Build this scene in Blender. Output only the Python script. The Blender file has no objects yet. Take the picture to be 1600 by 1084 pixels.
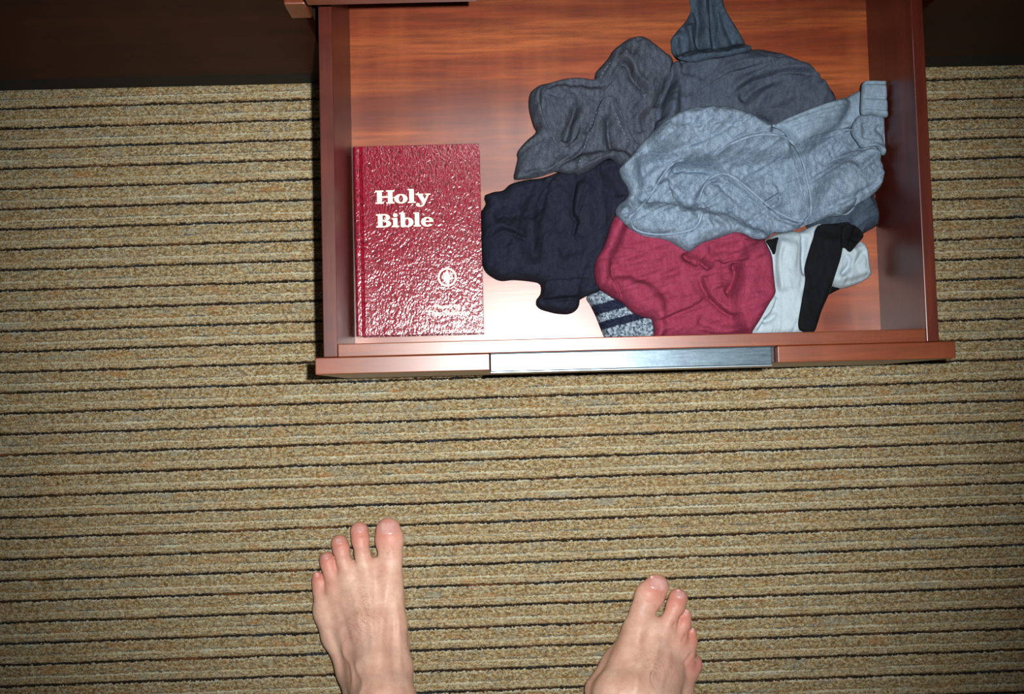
import bpy, bmesh, math, random
import numpy as np
from mathutils import Vector, Matrix, noise
from mathutils.geometry import delaunay_2d_cdt
from mathutils.bvhtree import BVHTree

random.seed(4)
RNG = np.random.default_rng(4)
scene = bpy.context.scene
COL = scene.collection

# ------------------------------------------------------------------ camera
F_PX, CAM_H = 1500.0, 1.2
NADIR = (789.4, 620.4)
ROLL = 0.0263
_n = np.array([(NADIR[0]-800)/F_PX, -(NADIR[1]-542)/F_PX, -1.0]); _n /= np.linalg.norm(_n)
_Z = -_n
_X = np.array([math.cos(ROLL), math.sin(ROLL), 0.0]); _X -= _X.dot(_Z)*_Z; _X /= np.linalg.norm(_X)
_Y = np.cross(_Z, _X)
CAMM = np.array([_X, _Y, _Z])            # rows: world axes in camera coords -> maps camera vec to world


def P(px, py, z):
    """the point of the place at height z seen at a pixel of the photograph"""
    d = CAMM @ np.array([(px-800)/F_PX, -(py-542)/F_PX, -1.0])
    t = (z-CAM_H)/d[2]
    return np.array([d[0]*t, d[1]*t, z])


cam_data = bpy.data.cameras.new('camera')
cam_data.sensor_width = 36.0
cam_data.lens = F_PX/1600*36.0
cam_data.clip_start = 0.01
cam = bpy.data.objects.new('camera', cam_data)
m = Matrix([[CAMM[i][j] for j in range(3)] for i in range(3)]).to_4x4()
cam.matrix_world = Matrix.Translation((0, 0, CAM_H)) @ m
COL.objects.link(cam)
scene.camera = cam

# ------------------------------------------------------------------ light
scene.view_settings.view_transform = 'Standard'
scene.view_settings.look = 'None'
scene.view_settings.exposure = 0.0
scene.view_settings.gamma = 1.0
scene.view_settings.use_curve_mapping = False
world = bpy.data.worlds.new('room_ambient'); scene.world = world
world.use_nodes = True
world.node_tree.nodes['Background'].inputs[0].default_value = (1.0, 0.95, 0.92, 1)
world.node_tree.nodes['Background'].inputs[1].default_value = 0.035

fl = bpy.data.lights.new('camera_flash', 'SPOT')
fl.energy = 78.0
fl.color = (1.0, 0.985, 0.97)
fl.shadow_soft_size = 0.008
fl.spot_size = math.radians(79)
fl.spot_blend = 1.0
flo = bpy.data.objects.new('camera_flash', fl)
flo.location = (0.050, 0.030, CAM_H)
flo.rotation_euler = (Vector((0.0, 0.10, 0.0))-Vector(flo.location)).to_track_quat('-Z', 'Y').to_euler()
COL.objects.link(flo)


# ------------------------------------------------------------------ helpers
def tag(o, label=None, cat=None, group=None, kind=None):
    if label: o['label'] = label
    if cat: o['category'] = cat
    if group: o['group'] = group
    if kind: o['kind'] = kind
    return o


def link(name, me, mat=None, parent=None, smooth=True):
    if mat is not None: me.materials.append(mat)
    o = bpy.data.objects.new(name, me)
    COL.objects.link(o)
    if parent is not None: o.parent = parent
    me.polygons.foreach_set('use_smooth', [smooth]*len(me.polygons))
    return o


def empty(name, loc=(0, 0, 0)):
    o = bpy.data.objects.new(name, None)
    o.empty_display_size = 0.05
    o.location = loc
    COL.objects.link(o)
    return o


def bm_box(bm, a, b, bevel=0.0):
    """box between two corners"""
    r = bmesh.ops.create_cube(bm, size=1.0)
    vs = r['verts']
    for v in vs:
        v.co = Vector(((a[i]+b[i])/2 + v.co[i]*(b[i]-a[i]) for i in range(3)))
    if bevel > 0:
        es = list({e for v in vs for e in v.link_edges})
        bmesh.ops.bevel(bm, geom=es, offset=bevel, segments=2, profile=0.5, affect='EDGES')


def box(name, a, b, mat, parent=None, bevel=0.0015, origin=None):
    bm = bmesh.new(); bm_box(bm, a, b, bevel)
    me = bpy.data.meshes.new(name); bm.to_mesh(me); bm.free()
    off = Vector(parent.location) if parent is not None else Vector((0, 0, 0))
    if off.length > 0: me.transform(Matrix.Translation(-off))
    return link(name, me, mat, parent, smooth=False)


# ------------------------------------------------------------------ material kit
class NT:
    def __init__(s, name):
        s.m = bpy.data.materials.new(name); s.m.use_nodes = True
        s.t = s.m.node_tree; s.b = s.t.nodes['Principled BSDF']
        s.co = s.n('ShaderNodeTexCoord').outputs['Object']

    def n(s, typ, **kw):
        n = s.t.nodes.new(typ)
        for k, v in kw.items(): setattr(n, k, v)
        return n

    def set(s, node, key, val):
        if hasattr(val, 'is_linked') or isinstance(val, bpy.types.NodeSocket): s.t.links.new(val, node.inputs[key])
        else: node.inputs[key].default_value = val

    def mapping(s, scale=(1, 1, 1), rot=(0, 0, 0), src=None):
        n = s.n('ShaderNodeMapping'); s.set(n, 'Vector', src or s.co)
        n.inputs['Scale'].default_value = scale; n.inputs['Rotation'].default_value = rot
        return n.outputs[0]

    def noise(s, scale, vec=None, detail=3, rough=0.55, dist=0.0, color=False):
        n = s.n('ShaderNodeTexNoise'); s.set(n, 'Vector', vec or s.co)
        n.inputs['Scale'].default_value = scale; n.inputs['Detail'].default_value = detail
        n.inputs['Roughness'].default_value = rough; n.inputs['Distortion'].default_value = dist
        return n.outputs[1 if color else 0]

    def voronoi(s, scale, vec=None, feature='F1', out=0, rnd=1.0):
        n = s.n('ShaderNodeTexVoronoi', feature=feature); s.set(n, 'Vector', vec or s.co)
        n.inputs['Scale'].default_value = scale; n.inputs['Randomness'].default_value = rnd
        return n.outputs[out]

    def ramp(s, fac, stops, interp='LINEAR'):
        n = s.n('ShaderNodeValToRGB'); s.set(n, 0, fac)
        n.color_ramp.interpolation = interp
        els = n.color_ramp.elements
        while len(els) < len(stops): els.new(0.5)
        for e, (p, c) in zip(els, stops):
            e.position = p
            e.color = (c, c, c, 1) if isinstance(c, (int, float)) else (*c, 1)
        return n.outputs[0]

    def math(s, op, a, b=0.0, c=0.0):
        n = s.n('ShaderNodeMath', operation=op); s.set(n, 0, a); s.set(n, 1, b); s.set(n, 2, c)
        return n.outputs[0]

    def mix(s, fac, a, b, blend='MIX'):
        n = s.n('ShaderNodeMix', data_type='RGBA', blend_type=blend)
        s.set(n, 0, fac)
        for i, v in ((6, a), (7, b)):
            if isinstance(v, tuple): n.inputs[i].default_value = (*v, 1)
            else: s.t.links.new(v, n.inputs[i])
        return n.outputs[2]

    def bump(s, h, strength=0.5, dist=0.001, prev=None):
        n = s.n('ShaderNodeBump'); s.set(n, 'Height', h)
        n.inputs['Strength'].default_value = strength; n.inputs['Distance'].default_value = dist
        if prev is not None: s.t.links.new(prev, n.inputs['Normal'])
        return n.outputs[0]

    def done(s, color=None, rough=0.6, normal=None, spec=0.5, **kw):
        if color is not None:
            if isinstance(color, tuple): s.b.inputs['Base Color'].default_value = (*color, 1)
            else: s.t.links.new(color, s.b.inputs['Base Color'])
        s.set(s.b, 'Roughness', rough)
        s.b.inputs['Specular IOR Level'].default_value = spec
        if normal is not None: s.t.links.new(normal, s.b.inputs['Normal'])
        for k, v in kw.items(): s.set(s.b, k.replace('_', ' '), v)
        return s.m


def srgb(r, g, b):
    f = lambda c: ((c/255+0.055)/1.055)**2.4 if c > 10 else c/255/12.92
    return (f(r), f(g), f(b))


def wood(name, dark, mid, light, axis='x', rough=0.36, spec=0.6, fine=1.0, coat=0.0):
    t = NT(name)
    st = {'x': (1.2, 14, 14), 'y': (14, 1.2, 14), 'z': (14, 14, 1.2)}[axis]
    st2 = {'x': (12, 190, 190), 'y': (190, 12, 190), 'z': (190, 190, 12)}[axis]
    sx = {'x': (30, 5, 5), 'y': (5, 30, 5), 'z': (5, 5, 30)}[axis]
    v = t.mapping(st)
    band = t.noise(1.25, v, 4, 0.6, 0.6)
    c = t.ramp(band, [(0.30, dark), (0.5, mid), (0.72, light)])
    grain = t.noise(1.0, t.mapping(st2), 5, 0.7)
    c = t.mix(t.ramp(grain, [(0.40, 0.0), (0.62, 0.55*fine)]), c, tuple(x*0.45 for x in mid))
    chat = t.noise(1.0, t.mapping(sx), 2, 0.5)
    c = t.mix(t.ramp(chat, [(0.45, 0.0), (0.75, 0.30)]), c, light)
    big = t.noise(1.0, t.mapping({'x': (2.2, 17, 9), 'y': (17, 2.2, 9), 'z': (17, 9, 2.2)}[axis]), 2, 0.5, 0.4)
    c = t.mix(t.ramp(big, [(0.40, 0.55), (0.56, 0.0)]), c, dark)
    speck = t.noise(900, None, 2, 0.6)
    c = t.mix(t.ramp(speck, [(0.5, 0.0), (0.7, 0.35)]), c, tuple(x*0.5 for x in dark))
    nb = t.bump(grain, 0.12, 0.0006)
    return t.done(c, rough, nb, spec, Coat_Weight=coat, Coat_Roughness=0.31)


M = {}
M['bottom_wood'] = wood('lacquered_drawer_bottom', srgb(82, 26, 11), srgb(142, 60, 24), srgb(190, 104, 50), 'x', 0.39, 0.8, 1.2, 0.55)
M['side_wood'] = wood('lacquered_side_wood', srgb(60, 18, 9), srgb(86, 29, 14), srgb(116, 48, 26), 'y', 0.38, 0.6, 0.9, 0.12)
M['front_wood'] = wood('lacquered_front_wood', srgb(98, 42, 20), srgb(126, 60, 29), srgb(154, 84, 44), 'x', 0.37, 0.75, 1.0, 0.32)
M['dark_wood'] = wood('dark_dresser_wood', srgb(36, 13, 8), srgb(56, 20, 11), srgb(70, 28, 15), 'x', 0.5, 0.15)
M['plinth'] = NT('black_plinth').done(srgb(26, 26, 24), 0.7, None, 0.3)
M['inner_dark'] = NT('raw_dark_board').done(srgb(50, 30, 22), 0.8)

t = NT('grey_blue_metal')
sc = t.noise(60, t.mapping((1, 8, 8)), 4, 0.6)
M['metal'] = t.done(t.ramp(sc, [(0.3, srgb(70, 88, 100)), (0.7, srgb(98, 118, 130))]), 0.33, t.bump(t.noise(250, None, 3), 0.1, 0.0004), 0.7, Metallic=0.55)
M['gap_dark'] = NT('dark_gap_shade').done(srgb(28, 32, 40), 0.5, None, 0.5)  # near-black colour standing in for the shade in the gaps around the handle
M['metal_lip'] = NT('bright_metal_lip').done(srgb(150, 165, 178), 0.35, None, 0.6, Metallic=0.6)


# ------------------------------------------------------------------ carpet (the floor)
PER = 0.02565
CARPET_ROT = 0.0075
t = NT('ribbed_loop_carpet')
sep = t.n('ShaderNodeSeparateXYZ'); t.set(sep, 0, t.co)
X, Y = sep.outputs[0], sep.outputs[1]
jit = t.noise(330, None, 2, 0.6)
jit2 = t.noise(25, t.mapping((1, 1, 1)), 2, 0.5)
yy = t.math('ADD', Y, t.math('MULTIPLY', t.math('SUBTRACT', jit, 0.5), 0.0066))
yy = t.math('ADD', yy, t.math('MULTIPLY', t.math('SUBTRACT', jit2, 0.5), 0.0024))
v = t.math('FRACT', t.math('MULTIPLY', yy, 1.0/PER))
row = t.math('FLOOR', t.math('MULTIPLY', Y, 1.0/PER))
# yarn colours : a fine speckle of many yarns
sp = t.voronoi(680, t.mapping((0.75, 1.0, 1.0)), out=1)
sps = t.n('ShaderNodeSeparateColor'); t.set(sps, 0, sp)
yarn = t.ramp(sps.outputs[0], [(0.0, srgb(128, 92, 46)), (0.10, srgb(160, 132, 80)), (0.24, srgb(184, 164, 114)), (0.46, srgb(202, 188, 144)),
                                (0.64, srgb(176, 160, 122)), (0.78, srgb(216, 206, 170)), (0.92, srgb(158, 170, 160)), (1.0, srgb(142, 104, 66))])
yn = t.noise(270, t.mapping((0.7, 1.1, 1)), 4, 0.75)
yarn = t.mix(t.ramp(yn, [(0.36, 0.9), (0.60, 0.0)]), yarn, srgb(92, 68, 36))
patch = t.noise(34, t.mapping((0.7, 2.6, 1)), 3, 0.6)
yarn = t.mix(t.ramp(patch, [(0.56, 0.0), (0.74, 0.5)]), yarn, srgb(178, 116, 58))
yarn = t.mix(t.ramp(t.noise(26, t.mapping((0.8, 3.0, 1), (0.3, 0, 0)), 3, 0.6), [(0.57, 0.0), (0.75, 0.55)]), yarn, srgb(142, 152, 142))
# fine lines in the narrow band
fine = t.math('SINE', t.math('MULTIPLY', yy, 2*math.pi/0.0031))
narrow = t.ramp(v, [(0.0, 0.0), (0.14, 0.0), (0.17, 1.0), (0.46, 1.0), (0.50, 0.0)])
yarn = t.mix(t.math('MULTIPLY', narrow, t.ramp(fine, [(0.1, 0.0), (0.9, 0.35)])), yarn, srgb(222, 208, 170))
# the light thread and the thin dark line between bands
lt = t.ramp(v, [(0.40, 0.0), (0.45, 1.0), (0.485, 1.0), (0.50, 0.0)])
seg = t.noise(16, t.mapping((1, 1/PER/16*1.0, 1)), 2, 0.5)
yarn = t.mix(t.math('MULTIPLY', lt, t.ramp(seg, [(0.35, 0.05), (0.65, 0.75)])), yarn, srgb(214, 216, 188))
segb = t.noise(22, t.mapping((1, 1/PER/22*3.1, 1), (0, 0, 0)), 2, 0.6)
thin = t.ramp(v, [(0.495, 0.0), (0.515, 1.0), (0.54, 1.0), (0.57, 0.0)])
yarn = t.mix(t.math('MULTIPLY', thin, t.ramp(segb, [(0.35, 0.4), (0.6, 0.95)])), yarn, t.ramp(segb, [(0.45, srgb(150, 110, 58)), (0.6, srgb(84, 92, 92))]))
# the brown warm fringe just above a dark line, the dark line itself, the pale lip below it
fr = t.ramp(v, [(0.09, 1.0), (0.20, 0.0)])
yarn = t.mix(t.math('MULTIPLY', fr, 0.55), yarn, srgb(128, 86, 42))
dk = t.ramp(v, [(0.0, 0.0), (0.015, 1.0), (0.10, 1.0), (0.15, 0.0)])
segd = t.noise(14, t.mapping((1, 1/PER/14*1.7, 1)), 3, 0.6)
dcol = t.ramp(segd, [(0.32, srgb(92, 50, 24)), (0.42, srgb(44, 34, 24)), (0.56, srgb(24, 26, 26)), (0.68, srgb(40, 50, 58))])
yarn = t.mix(t.math('MULTIPLY', dk, t.ramp(segd, [(0.25, 0.72), (0.45, 0.97)])), yarn, dcol)
lip = t.ramp(v, [(0.945, 0.0), (0.965, 1.0), (0.99, 1.0), (1.0, 0.0)])
yarn = t.mix(t.math('MULTIPLY', lip, t.ramp(segb, [(0.35, 0.1), (0.6, 0.75)])), yarn, srgb(206, 212, 196))
b1 = t.bump(t.noise(420, None, 4, 0.7), 0.9, 0.0022)
b2 = t.bump(t.voronoi(480, None), 0.7, -0.0012, b1)
M['carpet'] = t.done(yarn, 0.95, b2, 0.1)


def rib(v):
    """height of the rib profile, v in 0..1 (up the picture from a dark line)"""
    h = np.zeros_like(v)
    def dip(c, w, a):
        d = np.minimum(np.abs(v-c), 1-np.abs(v-c)); return -a*np.exp(-(d/w)**2)
    return dip(0.055, 0.045, 0.0034) + dip(0.525, 0.03, 0.0013) + dip(0.30, 0.02, 0.0002)


def carpet_mesh(x0, x1, y0, y1, nx, per_rows, jitter):
    rows = int(round((y1-y0)/PER*per_rows))
    xs = np.linspace(x0, x1, nx+1); ys = np.linspace(y0, y1, rows+1)
    gx, gy = np.meshgrid(xs, ys)
    v = (gy/PER) % 1.0
    z = rib(v) + RNG.normal(0, 1, gx.shape)*jitter*0.45
    gx2 = gx + RNG.normal(0, 1, gx.shape)*jitter*0.6
    gy2 = gy + RNG.normal(0, 1, gx.shape)*jitter*0.35
    co = np.stack([gx2, gy2, z], -1).reshape(-1, 3)
    n = nx+1
    i = (np.arange(rows)[:, None]*n + np.arange(nx)[None, :]).ravel()
    f = np.stack([i, i+1, i+1+n, i+n], 1)
    me = bpy.data.meshes.new('floor')
    me.vertices.add(len(co)); me.vertices.foreach_set('co', co.ravel())
    me.loops.add(f.size); me.loops.foreach_set('vertex_index', f.ravel())
    me.polygons.add(len(f)); me.polygons.foreach_set('loop_start', np.arange(len(f))*4)
    me.update(calc_edges=True)
    return me


q = P(0, 550.5, 0)
c_, s_ = math.cos(CARPET_ROT), math.sin(CARPET_ROT)
y_loc = -s_*q[0] + c_*q[1]                     # carpet-local y of a known dark line
yoff = y_loc - 0.055*PER
fx0, fx1, fy0, fy1 = -0.80, 0.80, -0.52, 0.44
floor = link('floor', carpet_mesh(fx0, fx1, math.floor(fy0/PER)*PER, math.ceil(fy1/PER)*PER, 600, 12, 0.0006), M['carpet'])
FM = Matrix.Translation((-s_*yoff, c_*yoff, 0)) @ Matrix.Rotation(CARPET_ROT, 4, 'Z')
floor.matrix_world = FM
tag(floor, kind='structure')
# the same carpet carried on past the part that is seen closely, with its ribs
ya, yb = math.floor(fy0/PER)*PER, math.ceil(fy1/PER)*PER
for (a, b, c, d) in ((-2.2, fx0, -1.6, 1.2), (fx1, 2.2, -1.6, 1.2), (fx0, fx1, -1.6, ya), (fx0, fx1, yb, 1.2)):
    c2 = c if c in (ya, yb) else math.floor(c/PER)*PER
    d2 = d if d in (ya, yb) else math.ceil(d/PER)*PER
    o = link('floor', carpet_mesh(a, b, c2, d2, 24, 10, 0.0), M['carpet'])
    o.matrix_world = FM
    tag(o, kind='structure')

t = NT('plain_wall_paint')
M['wall'] = t.done(srgb(196, 188, 172), 0.9, t.bump(t.noise(300, None, 3), 0.1, 0.0005))
wl = box('wall_back', (-2.3, 0.93, -0.01), (2.3, 1.03, 2.5), M['wall'], None, 0)
tag(wl, kind='structure')

# ------------------------------------------------------------------ dresser with its open drawer
ZR, ZB, ZF = 0.220, 0.1011, 0.030
LI, RI = -0.1700, 0.4340
LO, RO = -0.1843, 0.4468
FT, FB_ = 0.0451, 0.0278
FLX, FRX = -0.1930, 0.4632
BFY = 0.0588
YC = 0.402                 # plane of the dresser's front panels

dresser = empty('dresser', (0.13, 0.66, 0.0))
tag(dresser, 'dark mahogany dresser on a black plinth with its lower drawer pulled open', 'dresser')
box('side_panel', (-1.06, YC, 0.04), (-1.04, 0.91, 0.74), M['dark_wood'], dresser)
box('side_panel', (1.30, YC, 0.04), (1.32, 0.91, 0.74), M['dark_wood'], dresser)
box('front_panel', (-1.04, YC, 0.042), (-0.198, YC+0.018, 0.74), M['dark_wood'], dresser)
box('front_panel', (0.460, YC+0.002, 0.042), (1.30, YC+0.020, 0.74), M['dark_wood'], dresser)
box('top_board', (-1.08, YC-0.014, 0.741), (1.34, 0.92, 0.77), M['dark_wood'], dresser, 0.003)
box('back_panel', (-1.04, 0.895, 0.04), (1.30, 0.91, 0.74), M['inner_dark'], dresser)
box('plinth', (-1.05, YC+0.0012, 0.0), (-0.198, YC+0.02, 0.0415), M['plinth'], dresser, 0.001)
box('plinth', (0.460, YC+0.0032, 0.0), (1.31, YC+0.022, 0.0415), M['plinth'], dresser, 0.001)
box('divider', (-0.2165, YC+0.019, 0.0), (-0.1985, 0.89, 0.74), M['inner_dark'], dresser)
box('divider', (0.4605, YC+0.021, 0.0), (0.4785, 0.89, 0.74), M['inner_dark'], dresser)
# the lit end of the rail beside the drawer opening
RY = float(P(470, 29, 0.2235)[1])
rail = box('rail_end', (float(P(455.5, 29, 0.2235)[0]), RY, 0.2235), (float(P(488, 29, 0.2235)[0]), YC+0.017, 0.2600), M['front_wood'], dresser, 0.0016)
tag(rail, 'short reddish end of the rail left of the open drawer')
# upper drawer, closed: its front board hangs over the opening, notched for its handle
UY = float(P(600, 6.0, 0.2835)[1])
ud = box('drawer_front', (float(P(481, 6, 0.2835)[0]), UY, 0.2835), (float(P(746, 2, 0.2835)[0]), UY+0.0175, 0.30), M['front_wood'], dresser, 0.001)
bm = bmesh.new()
bm_box(bm, (-0.193, UY, 0.3003), (0.4632, UY+0.0175, 0.505), 0.001)
bm_box(bm, (0.281, UY, 0.2985), (0.4632, UY+0.0175, 0.3002), 0.0003)
bm_box(bm, (-0.17, UY+0.0176, 0.3035), (0.434, 0.86, 0.49), 0.001)
me = bpy.data.meshes.new('upper_drawer'); bm.to_mesh(me); bm.free()
me.transform(Matrix.Translation(-Vector(dresser.location)))
link('closed_drawer', me, M['front_wood'], dresser, False)

bm = bmesh.new()
bm_box(bm, (-0.193, UY, 0.508), (0.4632, UY+0.0175, 0.737), 0.001)
bm_box(bm, (-0.17, UY+0.0176, 0.515), (0.434, 0.86, 0.72), 0.001)
me = bpy.data.meshes.new('top_drawer'); bm.to_mesh(me); bm.free()
me.transform(Matrix.Translation(-Vector(dresser.location)))
link('closed_drawer', me, M['front_wood'], dresser, False)

# the open drawer
dw = empty('drawer'); dw.parent = dresser
dw.location = Vector((0.13, 0.3, 0.0)) - Vector(dresser.location)
dw['label'] = 'reddish lacquered drawer pulled out of the dresser'


def dbox(name, a, b, mat, bevel=0.0012):
    o = box(name, a, b, mat, None, bevel)
    o.data.transform(Matrix.Translation((-0.13, -0.3, 0.0)))
    o.parent = dw
    return o


YBACK = 0.60
dbox('bottom_board', (LI-0.004, BFY-0.004, ZB-0.008), (RI+0.004, YBACK+0.002, ZB), M['bottom_wood'], 0)
dbox('side_board', (LO, FT+0.0002, ZB-0.022), (LI, YBACK, ZR), M['side_wood'], 0.0009)
dbox('side_board', (RI, FT+0.0002, ZB-0.022), (RO, YBACK, ZR-0.0002), M['side_wood'], 0.0009)
dbox('back_board', (LI+0.0002, YBACK-0.014, ZB+0.0002), (RI-0.0002, YBACK, ZR-0.01), M['side_wood'], 0.0009)
dbox('inner_front_board', (LI+0.0003, FT+0.0002, ZB-0.018), (RI-0.0003, BFY, ZR-0.0006), M['front_wood'], 0.0009)
HX0, HX1, HN = -0.0148, 0.2748, 0.2802
bm = bmesh.new()
# front board with the handle notch cut out of its top edge
bv = 0.0010
prof = [(FLX, ZF), (FRX, ZF), (FRX, ZR), (HN, ZR), (HN, ZR-0.03), (HX0, ZR-0.03), (HX0, ZR), (FLX, ZR)]
va = [bm.verts.new((x, FB_, z)) for x, z in prof]; vb = [bm.verts.new((x, FT, z)) for x, z in prof]
bm.faces.new(va); bm.faces.new(vb[::-1])
for i in range(8):
    j = (i+1) % 8
    bm.faces.new((va[j], va[i], vb[i], vb[j]))
bmesh.ops.recalc_face_normals(bm, faces=bm.faces)
bmesh.ops.bevel(bm, geom=list(bm.edges), offset=bv, segments=2, profile=0.5, affect='EDGES')
me = bpy.data.meshes.new('front_board'); bm.to_mesh(me); bm.free()
me.transform(Matrix.Translation((-0.13, -0.3, 0.0)))
link('front_board', me, M['front_wood'], dw, False)
# metal trough handle lying in the notch
ya0, ya1 = P(790, 582.5, ZR)[1], P(790, 553, ZR)[1]
yb0, yb1 = P(1150, 570.5, ZR)[1], P(1150, 541.5, ZR)[1]
y0h, y1h = (ya0+yb0)/2, (ya1+yb1)/2
bm = bmesh.new()
bm_box(bm, (HX0+0.0006, y0h+0.0008, ZR-0.0285), (HX1, y1h, ZR-0.0042), 0.0008)
me = bpy.data.meshes.new('handle'); bm.to_mesh(me); bm.free()
me.transform(Matrix.Translation((-0.13, -0.3, 0.0)))
hd = link('handle', me, M['metal'], dw, False)
hd['label'] = 'grey blue metal trough handle'
lipo = dbox('handle_lip', (HX0+0.0006, y0h-0.0006, ZR-0.0285), (HX1, y0h+0.0007, ZR-0.0032), M['metal_lip'], 0.0003)
dbox('handle_gap_shade', (HX0+0.0006, y1h+0.0002, ZR-0.0285), (HN-0.0006, FT-0.0001, ZR-0.006), M['gap_dark'], 0.0003)  # dark strip filling the gap behind the trough, its shade put in as colour
dbox('handle_end_shade', (HX1+0.0006, y0h+0.003, ZR-0.0285), (HN-0.0006, y1h, ZR-0.012), M['gap_dark'], 0.0003)  # dark filler in place of the shaded gap at the right end

# ------------------------------------------------------------------ cloth machinery
GX0, GX1, GY0, GY1, GS = -0.19, 0.46, 0.03, 0.62, 0.002
gxs = np.arange(GX0, GX1, GS); gys = np.arange(GY0, GY1, GS)
GXX, GYY = np.meshgrid(gxs, gys)
HR = np.full(GXX.shape, ZB)
INX0, INX1, INY0, INY1 = LI+0.0015, RI-0.0015, BFY+0.0012, YBACK-0.02


def blur(a, n):
    for _ in range(n):
        p = np.pad(a, 1, mode='edge')
        a = (p[:-2, 1:-1]+p[2:, 1:-1]+p[1:-1, :-2]+p[1:-1, 2:]+4*a)/8
    return a


def dilate(a, n):
    for _ in range(n):
        p = np.pad(a, 1, mode='edge')
        a = np.max([p[:-2, 1:-1], p[2:, 1:-1], p[1:-1, :-2], p[1:-1, 2:], a], axis=0)
    return a


def bil(a, x, y):
    fx = np.clip((x-GX0)/GS, 0, len(gxs)-1.001); fy = np.clip((y-GY0)/GS, 0, len(gys)-1.001)
    ix = fx.astype(int); iy = fy.astype(int); fx -= ix; fy -= iy
    return (a[iy, ix]*(1-fx)+a[iy, ix+1]*fx)*(1-fy)+(a[iy+1, ix]*(1-fx)+a[iy+1, ix+1]*fx)*fy


def crom(pts, closed=False, step=3.0):
    """smooth curve through the points"""
    p = np.asarray(pts, float); n = len(p); out = []
    for i in range(n if closed else n-1):
        g = (lambda k: p[k % n]) if closed else (lambda k: p[min(max(k, 0), n-1)])
        p0, p1, p2, p3 = g(i-1), g(i), g(i+1), g(i+2)
        m_ = max(1, int(np.linalg.norm(p2-p1)/step))
        for k in range(m_):
            s = k/m_
            out.append(0.5*((2*p1)+(p2-p0)*s+(2*p0-5*p1+4*p2-p3)*s*s+(3*p1-p0-3*p2+p3)*s**3))
    if not closed: out.append(p[-1])
    return np.array(out)


def seg_dist(pts, poly, closed=False, chunk=4000):
    """distance to a polyline, which side, and where along it (0..1)"""
    a = poly; b = np.roll(poly, -1, 0)
    if not closed: a, b = a[:-1], b[:-1]
    d = b-a; L2 = (d**2).sum(1)+1e-18; L = np.sqrt(L2); cum = np.concatenate([[0], np.cumsum(L)])
    D = np.empty(len(pts)); S = np.empty(len(pts)); T = np.empty(len(pts))
    for c in range(0, len(pts), chunk):
        q = pts[c:c+chunk, None, :]-a[None]
        tt = np.clip((q*d[None]).sum(2)/L2, 0, 1)
        r = q-tt[..., None]*d[None]
        dd = (r**2).sum(2); k = dd.argmin(1); ar = np.arange(len(k))
        D[c:c+chunk] = np.sqrt(dd[ar, k])
        S[c:c+chunk] = np.sign(d[k, 0]*q[ar, k, 1]-d[k, 1]*q[ar, k, 0])
        T[c:c+chunk] = (cum[k]+tt[ar, k]*L[k])/cum[-1]
    return D, S, T


def inside(pts, poly):
    x, y = pts[:, 0], pts[:, 1]; r = np.zeros(len(pts), bool)
    for (x1, y1), (x2, y2) in zip(poly, np.roll(poly, -1, 0)):
        if y1 == y2: continue
        c = ((y1 > y) != (y2 > y)) & (x < (x2-x1)*(y-y1)/(y2-y1)+x1)
        r ^= c
    return r


def conv(crop):
    ox, oy, s = crop
    return lambda pts: [(ox+x/s, oy+y/s) for x, y in pts]


def vnoise(x, y, sx, sy, ang, seed):
    c, s = math.cos(ang), math.sin(ang)
    out = np.empty(len(x))
    u = (c*x+s*y)/sx; w = (-s*x+c*y)/sy
    for i in range(len(x)):
        a, b = u[i], w[i]
        wx = noise.noise((a*0.6+seed, b*0.6, 3.1+seed))*0.9
        out[i] = noise.noise((a+wx, b+wx*1.2, seed*1.7))
    return out


def mesh_np(name, co, faces):
    me = bpy.data.meshes.new(name)
    me.from_pydata([tuple(c) for c in co], [], faces)
    me.update()
    return me


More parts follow.
